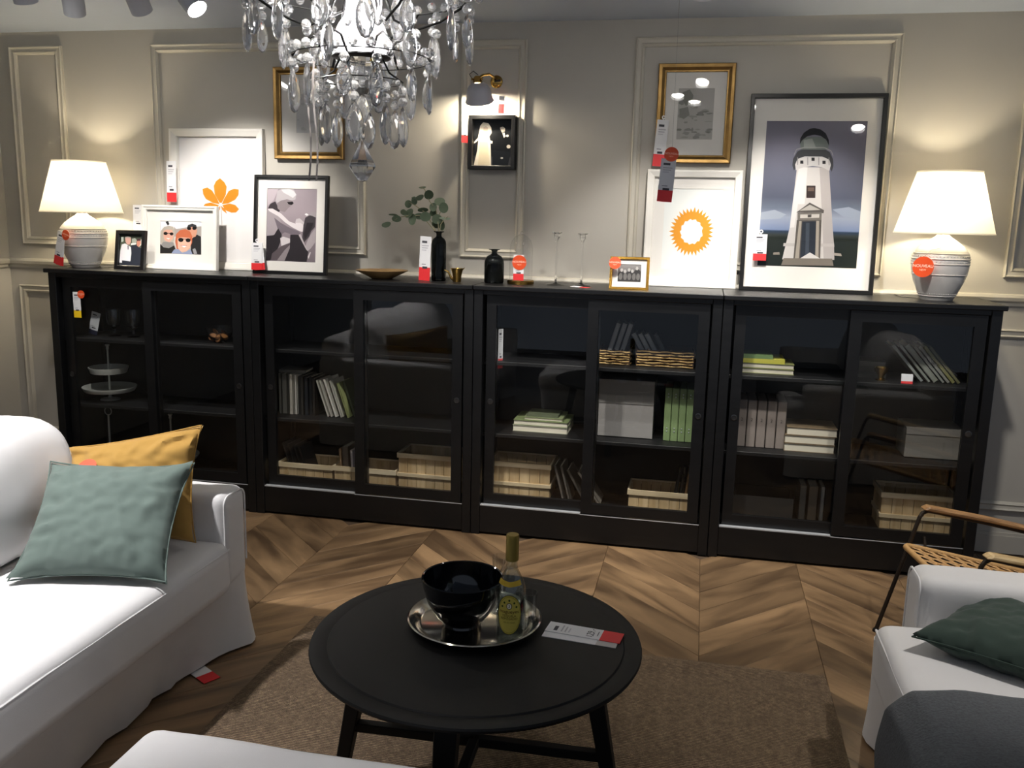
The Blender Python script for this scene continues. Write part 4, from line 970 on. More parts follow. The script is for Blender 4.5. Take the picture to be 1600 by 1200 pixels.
# ================================================================ CHANDELIER
m_crys = crystal_mat('cut_crystal')
m_bead = crystal_mat('cut_bead', .78)
m_wire = mat('black_wire', '#0c0c0c', .4, .6)
def almond(w_, h, th):
    """flat-faceted drop: pointed top, rounded foot; hangs from z=0"""
    n = 14; out = []
    for i in range(n):
        a = 2*PI*i/n+PI/2; z = math.sin(a); r = math.cos(a)
        r *= (1-.42*max(0, z)**1.5)
        out.append((r*w_/2, (z-1)*h/2))
    c = (0, -h*.56); vs = []; fs = []
    for s in (1, -1):
        o = len(vs)
        vs += [(x, s*.0010, z) for x, z in out]+[(c[0]+(x-c[0])*.84, s*th*.34, c[1]+(z-c[1])*.86) for x, z in out]+[(c[0]+(x-c[0])*.56, s*th/2, c[1]+(z-c[1])*.60) for x, z in out]
        for i in range(n):
            j = (i+1) % n
            fs += [(o+i, o+j, o+n+j, o+n+i), (o+n+i, o+n+j, o+2*n+j, o+2*n+i)]
        fs.append(tuple(o+2*n+i for i in range(n)))
    k = 3*n
    fs += [(i, (i+1) % n, k+(i+1) % n, k+i) for i in range(n)]
    return MB().add(vs, fs).mesh('pendant', m_crys)
P_S, P_M, P_L = almond(.034, .068, .012), almond(.040, .086, .014), almond(.050, .104, .016)
BEAD = MB().lathe([(.003, -.0105), (.008, -.007), (.0112, 0), (.008, .007), (.003, .0105)], 8, smooth=False).mesh('bead', m_bead)
BEAD2 = MB().lathe([(.002, -.006), (.005, -.004), (.0068, 0), (.005, .004), (.002, .006)], 8, smooth=False).mesh('bead', m_bead)
def chandelier():
    X, Y, Z = 2.713, -2.32, 1.671
    t = thing('crystal_chandelier', 'crystal chandelier with black wire arms hanging above the coffee table', 'chandelier', (X, Y, Z))
    rr = random.Random(4)
    def put(me, name, x, y, z, rz=0., ry=0.):
        o = link(name, me, t); o.location = (x, y, z); o.rotation_euler = (0, ry, rz); return o
    MB().lathe([(0, 0), (.010, .003), (.014, .008), (.031, .033), (.029, .040), (.003, .090), (0, .0905)], 8, smooth=False).build('finial', m_crys, t)
    put(BEAD2, 'bead', 0, 0, .1); put(BEAD, 'bead', 0, 0, .122); put(P_S, 'pendant', 0, 0, .192, .5)
    MB().lathe([(0, .186), (.012, .188), (.022, .200), (.033, .228), (.036, .252), (.033, .262), (0, .262)], 10, smooth=False).build('crystal_bowl', m_crys, t)
    MB().lathe([(0, .262), (.060, .262), (.064, .265), (.060, .269), (0, .269)], 32).build('drip_plate', m_wire, t)
    MB().lathe([(.052, .270), (.060, .282), (.060, .305), (.050, .330), (.036, .350), (.031, .372), (.031, .52), (.038, .54), (.030, .56), (0, .56)], 32).build('glass_column', shade_mat('frosted_glass', (.93, .94, .97)), t)
    MB().tube([(0, 0, .55), (0, 0, CEIL-Z-.02)], .006, 8).build('rod', m_wire, t)
    MB().lathe([(0, 0), (.055, 0), (.052, -.02), (.02, -.035), (0, -.036)], 32, (0, 0, CEIL-Z)).build('ceiling_canopy', m_wire, t)
    # arms and rings
    def ring(r, z): MB().tube([(r*math.cos(2*PI*i/64), r*math.sin(2*PI*i/64), z) for i in range(64)], .0013, 6, closed=True).build('wire_ring', m_wire, t)
    ring(.090, .215); ring(.150, .262); ring(.238, .40); ring(.15, .60)
    for i in range(6):
        a = 2*PI*i/6+.3; c, s = math.cos(a), math.sin(a)
        def pol(*q): return [(c*r_, s*r_, z_) for r_, z_ in q]
        MB().tube(pol((.05, .265), (.075, .300), (.105, .305), (.135, .285), (.150, .262)), .0030, 6).build('arm', m_wire, t)
        MB().tube(pol((.045, .265), (.06, .235), (.09, .215)), .002, 6).build('arm', m_wire, t)
        MB().tube(pol((.035, .500), (.045, .41), (.07, .345), (.115, .325), (.17, .345), (.215, .375), (.238, .40)), .0030, 6).build('arm', m_wire, t)
        MB().tube(pol((.030, .54), (.06, .53), (.10, .56), (.15, .60)), .0030, 6).build('arm', m_wire, t)
    # tier of drops: (ring radius, z, count, beads, pendant, phase)
    def tier(r, z, n, nb, me, ph, alt=None):
        for i in range(n):
            a = 2*PI*i/n+ph+rr.uniform(-.05, .05); x, y = r*math.cos(a), r*math.sin(a); zz = z-.009
            for b in range(nb): put(BEAD, 'bead', x, y, zz-.0105, rr.random()*6); zz -= .0225
            m_ = alt if alt and i % 2 else me
            put(m_, 'pendant', x, y, zz+.002, a+PI/2+rr.uniform(-.5, .5), rr.uniform(-.05, .05))
    tier(.090, .215, 8, 2, P_M, .2)
    tier(.150, .262, 12, 1, P_M, .1, P_S)
    tier(.238, .40, 16, 2, P_S, 0, P_M)
    tier(.105, .425, 6, 0, P_L, .05)
    tier(.165, .345, 6, 1, P_M, .45)
    tier(.15, .60, 10, 2, P_M, .2)
    for r, z, n in ((.150, .270, 26), (.238, .410, 36), (.062, .278, 12), (.20, .376, 16), (.120, .316, 12), (.255, .385, 12)):
        for i in range(n):
            a = 2*PI*i/n+.13; put(BEAD, 'bead', r*math.cos(a), r*math.sin(a), z+rr.uniform(-.004, .008), rr.random()*6)
    for i in range(8):
        a = 2*PI*i/8+.2+PI/8; put(BEAD2, 'bead', .09*math.cos(a), .09*math.sin(a), .21)
    lamp('lamp_light', 'POINT', (0, 0, .42), P_CHANDELIER, (1, .96, .92), t, .02)
    # grey ribbons trailing from the lower ring
    k = thing('hanging_ribbon', 'pair of thin grey ribbons trailing down from the chandelier', 'ribbon', (X-.132, Y+.02, Z+.262))
    m_rib = mat('grey_ribbon', '#8b8583', .6)
    for dx in (0, .012):
        mb = MB(); pts = [(dx-.004*math.sin(j*.5)-.0003*j*(1 if dx == 0 else -.4), 0, -.02*j) for j in range(14)]
        for j in range(13):
            a, b = pts[j], pts[j+1]; mb.add([(a[0]-.0022, 0, a[2]), (a[0]+.0022, 0, a[2]), (b[0]+.0022, 0, b[2]), (b[0]-.0022, 0, b[2]), (a[0]-.0022, .0006, a[2]), (a[0]+.0022, .0006, a[2]), (b[0]+.0022, .0006, b[2]), (b[0]-.0022, .0006, b[2])],
                                            [(0, 1, 2, 3), (7, 6, 5, 4), (0, 4, 5, 1), (2, 6, 7, 3), (1, 5, 6, 2), (3, 7, 4, 0)])
        mb.build('strand', m_rib, k)
chandelier()

# ================================================================ CEILING SPOTS
m_head = mat('white_spot_housing', '#c9ccd2', .45, var=.02)
m_lens = emit_mat('lit_lens', (1, .95, .86), 40)
def spot(label, loc, target, power, angle, col=HALO, blend=.7, size=1.0):
    t = thing('ceiling_spot', label, 'spotlight', (loc[0], loc[1], CEIL), group='white ceiling spotlights')
    d = (Vector(target)-Vector(loc)).normalized(); off = Vector(loc)-Vector((loc[0], loc[1], CEIL))
    T = Matrix.Translation(off) @ d.to_track_quat('-Z', 'Y').to_matrix().to_4x4()
    MB().lathe([(0, 0), (.022, 0), (.022, -.006), (0, -.007)], 20).build('ceiling_mount', m_head, t)
    MB().tube([(0, 0, -.004), (0, 0, off.z+.02)], .007, 8).build('stem', m_head, t)
    r = .046*size
    MB().lathe([(0, .055), (r*.7, .055), (r, .040), (r, -.060), (r*.93, -.060), (r*.90, -.045), (r*.88, -.02)], 32, T=T, caps=False).build('housing', m_head, t)
    MB().lathe([(0, -.0445), (r*.86, -.0445), (r*.86, -.042), (0, -.042)], 28, T=T).build('lens', m_lens, t)
    p = Vector(loc)+d*.075
    lamp('spot_light', 'SPOT', p-Vector((loc[0], loc[1], CEIL)), power, col, t, .035, target=p-Vector((loc[0], loc[1], CEIL))+d, angle=angle, blend=blend)
spot('white ceiling spot above the left lamp, leftmost in view', (.715, -.60, 2.487), (.15, .40, .9), P_WALL_SPOT*.35, 60)
spot('white ceiling spot, second from left', (1.025, -.60, 2.487), (.95, .42, 1.3), P_WALL_SPOT*1.3, 66)
spot('white ceiling spot with bright tilted face, third from left', (1.275, -.60, 2.478), (2.1, -.78, 1.55), P_WALL_SPOT*.3, 62)
spot('white ceiling spot right of centre, left of the pair', (3.405, -.62, 2.487), (3.2, .42, 1.05), P_WALL_SPOT*.8, 60)
spot('white ceiling spot right of centre, right of the pair', (3.675, -.62, 2.492), (3.9, .42, 1.15), P_WALL_SPOT*1.25, 62)
# out of view overhead
spot('ceiling spot aimed at the chandelier', (2.9, -3.0, 2.46), (2.71, -2.32, 1.98), P_SEAT_SPOT*.5, 34)
spot('ceiling spot behind the chandelier', (2.2, -1.75, 2.46), (2.71, -2.32, 1.98), P_SEAT_SPOT*.45, 36)
spot('ceiling spot over the left sofa', (1.20, -2.35, 2.46), (1.45, -2.0, .45), P_SEAT_SPOT, 68, (1, .97, .96))
spot('ceiling spot over the right sofa', (4.75, -1.95, 2.46), (4.45, -1.5, .5), P_SEAT_SPOT*.3, 60)
spot('ceiling spot over the footstool', (2.55, -3.1, 2.46), (2.5, -2.8, .4), P_SEAT_SPOT*.22, 46, (1, .96, .95))
spot('ceiling spot aimed at the middle cabinets', (2.3, -.95, 2.46), (2.35, .1, .15), P_WALL_SPOT*1.6, 70)
spot('ceiling spot over the wooden floor', (3.35, -1.15, 2.46), (3.3, -.2, 0), P_ROOM_DOWNLIGHT*.6, 90)
spot('added fill spot aimed at the leftmost cabinet', (.75, -.95, 2.46), (.45, .2, .3), P_WALL_SPOT*.9, 52)  # unseen fill lamp, added to brighten the cake stands
spot('ceiling spot aimed at the third cabinet', (3.25, -.9, 2.46), (3.2, .15, .15), P_WALL_SPOT*1.2, 62)
spot('ceiling spot aimed at the right cabinets', (4.35, -.9, 2.46), (4.3, .2, .15), P_WALL_SPOT*1.0, 66)
# ================================================================ COFFEE TABLE AND WHAT STANDS ON IT
m_tbl = mat('black_lacquer', '#0a0a0a', .6, var=.08, scale=4, spec=.3)
TX, TY, TZ = 2.922, -2.031, .472
t = thing('coffee_table', 'round black coffee table with splayed legs on the jute rug', 'table', (TX, TY, 0))
MB().lathe([(0, TZ-.022), (.430, TZ-.022), (.446, TZ-.018), (.450, TZ-.010), (.448, TZ-.004), (.440, TZ-.0025), (.408, TZ-.0025), (.4055, TZ-.004), (.403, TZ-.004), (.400, TZ), (0, TZ)], 96).build('tabletop', m_tbl, t)
for k in range(4):
    a = PI/2*k+.03; T = Matrix.Rotation(a, 4, 'Z'); w2, w3 = .030, .021
    top = [(.285, -w2), (.335, -w2), (.335, w2), (.285, w2)]; bot = [(.375, -w3), (.412, -w3), (.412, w3), (.375, w3)]
    vs = [T @ Vector((x, y, .452)) for x, y in top]+[T @ Vector((x, y, .0125)) for x, y in bot]
    MB().add(vs, [(0, 1, 2, 3), (7, 6, 5, 4), (0, 4, 5, 1), (1, 5, 6, 2), (2, 6, 7, 3), (3, 7, 4, 0)]).build('leg', m_tbl, t, .003)
    MB().box(.02, .30, -.012, .012, .425, .450, T=T).build('apron_bar', m_tbl, t)
    MB().box(.0, .372, -.014, .014, .145, .172, T=T).build('stretcher', m_tbl, t, .002)
# tray
m_steel = mat('polished_steel', '#b9b5ac', .12, 1., var=.04)
TRZ = TZ+.001
t = thing('round_tray', 'round polished steel tray on the black coffee table', 'tray', (2.898, -1.962, TRZ))
MB().lathe([(0, 0), (.150, 0), (.158, .004), (.166, .016), (.186, .022), (.188, .024), (.184, .026), (.164, .020), (.155, .008), (.148, .004), (0, .004)], 96).build('tray', m_steel, t)
BZ = TRZ+.0045
t = thing('salad_bowl', 'glossy black bowl on the steel tray', 'bowl', (2.868, -1.985, BZ))
MB().lathe([(0, 0), (.050, 0), (.054, .006), (.052, .012), (.074, .034), (.098, .074), (.110, .118), (.114, .142), (.112, .145), (.1085, .143), (.104, .118), (.092, .076), (.068, .040), (.04, .020), (0, .016)], 64).build('bowl', mat('glossy_black_glaze', '#06070a', .06, var=.05, coat=.5), t)
# bottle
t = thing('tequila_bottle', 'clear tequila bottle with yellow oval label and gold cap on the tray', 'bottle', (3.017, -2.036, BZ))
R_B = .0395
prof_o = [(0, 0), (.036, 0), (R_B, .004), (R_B, .130), (.0385, .148), (.033, .168), (.023, .188), (.0165, .202), (.0145, .216), (.0145, .246)]
prof_i = [(.0115, .246), (.0115, .216), (.0140, .200), (.020, .186), (.030, .166), (.0355, .147), (.0365, .130), (.0365, .014), (.03, .009), (0, .008)]
MB().lathe(prof_o+prof_i, 48, caps=False).build('glass', pane_mat('bottle_glass', (.86, .89, .87), .07), t)
MB().lathe([(0, .010), (.030, .010), (.0352, .015), (.0352, .130), (.0345, .143), (.0345, .146), (0, .146)], 40).build('liquid', pane_mat('clear_spirit', (.93, .95, .93), .02), t)
MB().lathe([(.0155, .226), (.0175, .228), (.0175, .292), (.0165, .298), (0, .2985)], 32).build('cap', mat('gold_foil', '#8d7a35', .38, .55, var=.15, scale=40), t)
def on_bottle(mb, vs, fs, col, r, ang0):
    mb.add([(r*math.sin(ang0+x/R_B), -r*math.cos(ang0+x/R_B), z) for x, z in vs], fs, True, 0, [L(col)]*len(vs))
def label_oval(mb, col, cx_, cz, a, b, r, ang0):
    # fan in strips so that the sheet follows the glass
    n = 18; vs = []; fs = []
    for i in range(n+1):
        x = -a+2*a*i/n; h = b*math.sqrt(max(0, 1-(x/a)**2)); vs += [(cx_+x, cz-h), (cx_+x, cz+h)]
    fs = [(2*i, 2*i+2, 2*i+3, 2*i+1) for i in range(n)]
    on_bottle(mb, vs, fs, col, r, ang0)
A0 = .08
mb = MB(); LZ = .087
label_oval(mb, '#4a4324', 0, LZ, .0345, .0555, R_B+.0004, A0); label_oval(mb, '#c4b24a', 0, LZ, .033, .054, R_B+.0006, A0)
label_oval(mb, '#6b5f2c', 0, LZ, .0305, .0505, R_B+.0008, A0); label_oval(mb, '#cdbb58', 0, LZ, .0298, .0498, R_B+.0010, A0)
for x, z in ((0, .128), (-.013, .121), (.013, .121), (-.019, .110), (.019, .110)): label_oval(mb, '#3c4a22', x, z, .0026, .003, R_B+.0012, A0)
label_oval(mb, '#3b2f1c', 0, .112, .0075, .009, R_B+.0012, A0); label_oval(mb, '#e9e3cf', 0, .112, .0058, .0072, R_B+.0014, A0)
for s, size, z, c in (('3', .012, .112, '#3b2f1c'), ('magueyes', .0135, .0965, '#4e1f1c'), ('TEQUILA', .0092, .0845, '#54401f'), ('REPOSADO', .0088, .0765, '#3e2a16'), ('100% DE AGAVE', .0045, .066, '#5c4a26')):
    vs, fs = text_geo(s, size); on_bottle(mb, [(v.x, v.y+z) for v in vs], fs, c, R_B+.0017, A0)
ink(mb, 'oval_label', t)
mb = MB(); vs = []; n = 16
for i in range(n+1):
    a = -1.05+2.1*i/n
    for z, r in ((.163+.004*abs(a), .0352), (.176+.004*abs(a), .0302)): vs.append((r*math.sin(a), -r*math.cos(a), z))
mb.add(vs, [(2*i, 2*i+2, 2*i+3, 2*i+1) for i in range(n)], True, 0, [L('#c9a83c')]*len(vs)); ink(mb, 'neck_label', t)
m_thin = pane_mat('thin_glass', (.94, .95, .95), .08)
t = thing('shot_glass', 'slender clear glass standing between the bowl and bottle', 'glass', (2.948, -1.872, BZ))
MB().lathe([(0, 0), (.024, 0), (.022, .004), (.006, .010), (.005, .06), (.012, .075), (.018, .11), (.0235, .168), (.0222, .168), (.0165, .11), (.009, .08), (0, .074)], 32).build('glass', m_thin, t)
t = thing('shot_glass', 'small clear tumbler on the tray right of the bottle', 'glass', (3.048, -1.945, BZ))
MB().lathe([(0, 0), (.020, 0), (.021, .004), (.026, .10), (.0248, .10), (.0192, .012), (0, .010)], 32).build('glass', m_thin, t)
price_tag('long price tag lying on the coffee table', (3.312, -1.952, TZ+.003), .062, .212, .27, rx=-PI/2, rz=1.45, price='179,-')
price_tag('clear-edged tag underneath the long price tag on the coffee table', (3.303, -1.978, TZ+.0013), .062, .206, .27, rx=-PI/2, rz=1.47, band=mat('tag_pale', '#b3b0ae', .5), blank=True)

# ================================================================ SOFAS
def cloth_mat(name, col, b=.35, sc=700):
    if name in M: return M[name]
    m, nt, p = newmat(name); v = coords(nt)
    n = N(nt, 'ShaderNodeTexNoise'); n.inputs['Scale'].default_value = 6; n.inputs['Detail'].default_value = 3; nt.links.new(v, n.inputs['Vector'])
    c = L(col); nt.links.new(mixc(nt, n.outputs[0], [x*.95 for x in c], [min(1, x*1.04) for x in c]), p.inputs['Base Color'])
    p.inputs['Roughness'].default_value = .9; p.inputs['Sheen Weight'].default_value = .15; p.inputs['Specular IOR Level'].default_value = .2
    n2 = N(nt, 'ShaderNodeTexNoise'); n2.inputs['Scale'].default_value = sc; nt.links.new(v, n2.inputs['Vector']); addbump(nt, p, n2.outputs[0], b, .001)
    M[name] = m; return m
m_white = cloth_mat('white_slipcover', '#dad9d9')
def wrinkle(p, amp, fr, seed=0.): return amp*(noise.noise((p[0]*fr+seed, p[1]*fr, p[2]*fr))+.5*noise.noise((p[0]*fr*2.3, p[1]*fr*2.3+seed, p[2]*fr*2.3)))
def skirt(parent, x0, x1, y0, y1, ztop, inset, amp, seed, mirror=1, flare=None, m=None, ends=False):
    """slipcover wall hanging to the floor, soft folds towards the hem"""
    r = .05; per = []
    def arc(cx_, cy_, a0):
        for k in range(6): a = a0+PI/2*k/5; per.append((cx_+r*math.cos(a), cy_+r*math.sin(a), math.cos(a), math.sin(a)))
    def side(xa, ya, xb, yb, nx, ny):
        d = math.hypot(xb-xa, yb-ya); n = max(2, int(d/.04))
        for k in range(1, n): per.append((xa+(xb-xa)*k/n, ya+(yb-ya)*k/n, nx, ny))
    arc(x1-r, y0+r, -PI/2); side(x1, y0+r, x1, y1-r, 1, 0); arc(x1-r, y1-r, 0); side(x1-r, y1, x0+r, y1, 0, 1)
    arc(x0+r, y1-r, PI/2); side(x0, y1-r, x0, y0+r, -1, 0); arc(x0+r, y0+r, PI); side(x0+r, y0, x1-r, y0, 0, -1)
    zs = [ztop, ztop*.85, ztop*.68, ztop*.5, ztop*.34, ztop*.2, ztop*.09, .012]; vs = []; n = len(per)
    for z in zs:
        f = 1-z/ztop
        for x, y, nx, ny in per:
            e_ = min(1, max(0, (min(y1-y, y-y0)-.06)/.22)) if ends else 1.
            o = -inset*f*e_+amp*f*(noise.noise((x*5+seed, y*5, z*2.))+.6*noise.noise((x*13, y*13+seed, z*3)))
            if flare: o += flare[2]*f**1.5*math.exp(-((x-flare[0])**2+(y-flare[1])**2)/.018)
            vs.append(((x+nx*o)*mirror, y+ny*o, z+(.006*noise.noise((x*9, y*9, 1)) if z < .02 else 0)))
    fs = [(j*n+i, j*n+(i+1) % n, (j+1)*n+(i+1) % n, (j+1)*n+i) for j in range(len(zs)-1) for i in range(n)]+[tuple(range(n))]
    return MB().add(vs, fs, True).build('slipcover_skirt', m or m_white, parent)
def sofa(label, O, mir, Ln, D=.98, arm_back=0., arm_h=.62, seat_z=.455, backs=2, back_top=.90, skirt_in=.085, seed=0.):
    t = thing('white_sofa', label, 'sofa', O, group='white slipcovered sofas'); s = mir; at_ = .17
    def fx(q): q = Vector(q); q.x *= s; return q
    skirt(t, -D, -.012, -Ln, .0, .34, skirt_in, .028, seed, s, flare=(-.02, 0., .035) if mir > 0 else None, ends=True)
    for yc in (-at_/2, -Ln+at_/2):
        def f(q, yc=yc):
            q = q+Vector((0, .008*math.sin(q.x*7+yc), 0)); q.z += wrinkle(q, .004, 4, 3); return fx(q)
        MB().roundbox((-(D+arm_back)/2-.002, yc, .26+(arm_h-.26)/2), (D-arm_back-.018, at_, arm_h-.26), .040, 14, fn=f).build('arm', m_white, t)
        h_, w2 = arm_h-.012, at_/2-.012
        out = [(-w2, .33)]+[(-w2, h_-.05)]+[(-w2+.035*(1-math.cos(a)), h_-.035+.035*math.sin(a)) for a in (PI/2*k/5 for k in range(6))]
        out += [(-q0, q1) for q0, q1 in reversed(out)]
        MB().tube([fx((-arm_back-.016, yc+q0, q1)) for q0, q1 in out], .0035, 6).build('arm_piping', m_white, t)
    def fb(q):
        q.z += wrinkle(q, .006, 3, 5); return fx(q)
    MB().roundbox((-D+.10, -Ln/2, .43), (.2, Ln-.06, .66), .07, 14, fn=fb).build('back', m_white, t)
    def fs_(q):
        q.z += wrinkle(q, .006, 3.2, seed+9)*(1 if q.z > .36 else .3); q.x += .008*noise.noise((q.y*3, q.z*5, seed)); return fx(q)
    y0, y1 = -at_+.006, -Ln+at_-.006
    sc = MB().roundbox((-.385, (y0+y1)/2, .36), (.81, y0-y1, 2*(seat_z-.36)), .045, 26, puff=.012, fn=fs_).build('seat_cushion', m_white, t)
    pts = [fx((.014+.004*noise.noise((y*3, 0, seed)), y, seat_z-.026+wrinkle((.0, y, .43), .005, 3.2, seed+9))) for y in [y0-.02+(y1-y0+.04)*k/40 for k in range(41)]]
    MB().tube(pts, .0038, 6).build('piping', m_white, sc)
    bw = (y0-y1)/backs
    for k in range(backs):
        yc = y0-bw*(k+.5)
        def fc(q, yc=yc, k=k):
            rel = (q.z-seat_z)/(back_top-seat_z); q.x -= .10*rel*rel
            q.x += .022*math.cos((q.y-yc)/bw*PI)*math.sin(max(0, min(1, rel))*PI); q.z += wrinkle(q, .018, 3.5, k*5+seed)-.04*abs((q.y-yc)/bw*2)**3*max(0, rel)
            q.x += wrinkle(q, .008, 5, k+seed+2); return fx(q)
        MB().roundbox((-.64, yc, (seat_z+back_top)/2), (.24, bw-.015, back_top-seat_z), .085, 12, fn=fc).build('back_cushion', m_white, t)
    return t
sofa('long white slipcovered sofa at the left with green and yellow cushions', (1.885, -1.345, 0), 1, 2.2, seed=1.)
sofa('white slipcovered sofa at the right under a dark throw', (4.045, -1.43, 0), -1, 2.0, arm_back=.085, arm_h=.595, seat_z=.455, seed=4.)

# footstool in the foreground
t = thing('white_footstool', 'white slipcovered footstool in the foreground', 'footstool', (2.66, -2.845, 0))
def ft(q): q.z += wrinkle(q, .004, 4, 2); return q
skirt(t, -.40, .40, -.31, .31, .30, .02, .012, 7.)
MB().roundbox((0, 0, .335), (.83, .65, .15), .05, 18, puff=.012, fn=ft).build('seat_pad', m_white, t)

# ================================================================ CUSHIONS
def pillow(label, bl, br, up, ht, th, m, seed=0., sag=.10, crease=.010, tl=None):
    """bottom-left and bottom-right corners, up direction"""
    bl, br, up = Vector(bl), Vector(br), Vector(up).normalized(); X_ = br-bl; wd = X_.length; X_.normalize()
    up = (up-X_*up.dot(X_)).normalized(); Nn = X_.cross(up)            # Nn points to the back
    t = thing('cushion', label, 'cushion', bl+X_*wd/2)
    n = 44; mb = MB(); vs = []
    for side in (-1, 1):
        for j in range(n+1):
            for i in range(n+1):
                u, v = -1+2*i/n, -1+2*j/n
                fu = 1-sag*(1-abs(v)**2.2); fv = 1-sag*(1-abs(u)**2.2)
                k = (1-abs(u)**2.6)*(1-abs(v)**2.6); tt = th/2*max(0, k)**.55
                cr = crease*(noise.noise((u*3+seed, v*3, side))+.7*noise.noise((u*7+seed, v*7, side*2)))*min(1, k*3+.15)
                # gathers running in from the seams
                eu = max(0, abs(u)-.45)/.55; ev = max(0, abs(v)-.45)/.55
                cr += .0065*math.sin(17*v+5*noise.noise((v*2, u*2, seed))+seed)*eu*(1-eu)*4*(.5+noise.noise((v*3, 1, seed+u)))
                cr += .0065*math.sin(17*u+5*noise.noise((u*2, v*2, seed+5))+seed)*ev*(1-ev)*4*(.5+noise.noise((u*3, 2, seed+v)))
                cr += .009*math.sin(5*(u-v)+seed)*eu*ev*2
                w_ = max(0, (1-u)/2*(1+v)/2)**1.4
                vs.append(X_*(u*fu*wd/2)+up*((v*fv+1)*ht/2)+Nn*(side*tt+cr)+((X_*tl[0]+up*tl[1])*w_ if tl else Vector()))
    m1 = (n+1)**2
    def I(s, i, j): return s*m1+j*(n+1)+i
    fs = [(I(0, i, j), I(0, i+1, j), I(0, i+1, j+1), I(0, i, j+1)) for j in range(n) for i in range(n)]+[(I(1, i, j+1), I(1, i+1, j+1), I(1, i+1, j), I(1, i, j)) for j in range(n) for i in range(n)]
    mb.add(vs, fs, True); o = mb.build('cover', m, t)
    bm = bmesh.new(); bm.from_mesh(o.data); bmesh.ops.remove_doubles(bm, verts=bm.verts, dist=.0004); bmesh.ops.recalc_face_normals(bm, faces=bm.faces); bm.to_mesh(o.data); bm.free()
    edge = [(-1+2*i/n, -1) for i in range(n)]+[(1, -1+2*i/n) for i in range(n)]+[(1-2*i/n, 1) for i in range(n)]+[(-1, 1-2*i/n) for i in range(n)]
    def E(u, v): return ((X_*tl[0]+up*tl[1])*max(0, (1-u)/2*(1+v)/2)**1.4 if tl else Vector())+X_*(u*(1-sag*(1-abs(v)**2.2))*wd/2)+up*((v*(1-sag*(1-abs(u)**2.2))+1)*ht/2)
    MB().tube([E(u, v) for u, v in edge], .0028, 6, closed=True).build('seam', m, t)
    return t, X_, up, Nn
pillow('sage green velvet cushion leaning forward on the left sofa', (1.455, -2.05, .478), (1.915, -1.935, .478), (-.17, .29, .29), .43, .15, cloth_mat('sage_velvet', '#63716b', .15), 1.2)
py, X_, up_, Nn = pillow('mustard yellow cushion behind the green one on the left sofa', (1.31, -1.665, .465), (1.830, -1.625, .485), (-.20, .085, .36), .40, .14, cloth_mat('mustard_cotton', '#a98444', .25), 5.3, tl=(.045, -.085))
T = thing('cushion_badge', 'round orange badge pinned to the top of the yellow cushion', 'badge', (1.462, -1.672, .735), .1, -.9)
disc(T, 0, 0, 0, .032, False)
pillow('dark green cushion in the corner of the right sofa', (4.085, -1.80, .505), (4.50, -2.08, .515), (.36, .30, .0), .42, .14, cloth_mat('bottle_green_linen', '#36443d', .3), 2.7)

# dark throw over the front of the right sofa
def throw():
    m, nt, p = newmat('charcoal_tweed'); v = coords(nt, (1, 1, 1)); n = N(nt, 'ShaderNodeTexNoise'); n.inputs['Scale'].default_value = 160; n.inputs['Detail'].default_value = 4
    nt.links.new(v, n.inputs['Vector'])
    n3 = N(nt, 'ShaderNodeTexNoise'); n3.inputs['Scale'].default_value = 60; nt.links.new(coords(nt, (1, 7, 1)), n3.inputs['Vector'])
    a = mixc(nt, n.outputs[0], L('#2b2d30'), L('#777b80')); b = mixc(nt, n3.outputs[0], L('#303336'), L('#6c7074'))
    nt.links.new(mixc(nt, .5, a, b), p.inputs['Base Color']); p.inputs['Roughness'].default_value = .95; addbump(nt, p, n.outputs[0], .9, .004)
    t = thing('tweed_throw', 'charcoal tweed throw draped over the right sofa seat', 'throw', (4.03, -2.44, 0))
    ns, nt_ = 40, 40; vs = []
    path = [(-.075, .14), (-.078, .26), (-.075, .38), (-.055, .462), (.0, .505), (.10, .520), (.30, .520), (.52, .515)]
    def P(s):
        q = s*(len(path)-1); i = min(int(q), len(path)-2); f = q-i; f2 = f
        return path[i][0]+(path[i+1][0]-path[i][0])*f2, path[i][1]+(path[i+1][1]-path[i][1])*f2
    for th in (0, .012):
        for j in range(nt_+1):
            for i in range(ns+1):
                s = i/ns; x, z = P(s); v_ = j/nt_
                cut = .20*max(0, 1-s/.62)**2.0
                y = .405-cut-v_*(1.0-cut)
                edge = max(0, 1-v_/.10); z2 = z-.045*edge**2+.006*noise.noise((x*8, y*8, 2))
                x2 = x+.010*noise.noise((y*6, z*6, 4))*(1 if s < .45 else .2)
                vs.append((x2-(th if s < .5 else 0)*-1, y, z2-(th if s >= .45 else 0)))
    k = (ns+1)*(nt_+1)
    def I(s, i, j): return s*k+j*(ns+1)+i
    fs = [(I(s, i, j), I(s, i+1, j), I(s, i+1, j+1), I(s, i, j+1)) for s in (0, 1) for j in range(nt_) for i in range(ns)]
    for i in range(ns): fs += [(I(0, i, 0), I(1, i, 0), I(1, i+1, 0), I(0, i+1, 0)), (I(0, i, nt_), I(0, i+1, nt_), I(1, i+1, nt_), I(1, i, nt_))]
    for j in range(nt_): fs += [(I(0, 0, j), I(0, 0, j+1), I(1, 0, j+1), I(1, 0, j)), (I(0, ns, j), I(1, ns, j), I(1, ns, j+1), I(0, ns, j+1))]
    MB().add(vs, fs, True).build('cloth', m, t)
throw()
price_tag('white and red price tag sticking out from under the left sofa', (1.895, -1.665, .004), .062, .17, .32, rx=-PI/2+.03, rz=1.05, blank=True)
price_tag('small white tag hanging at the right sofa skirt', (3.985, -2.15, .285), .022, .05, .03, rz=-1.2, blank=True)

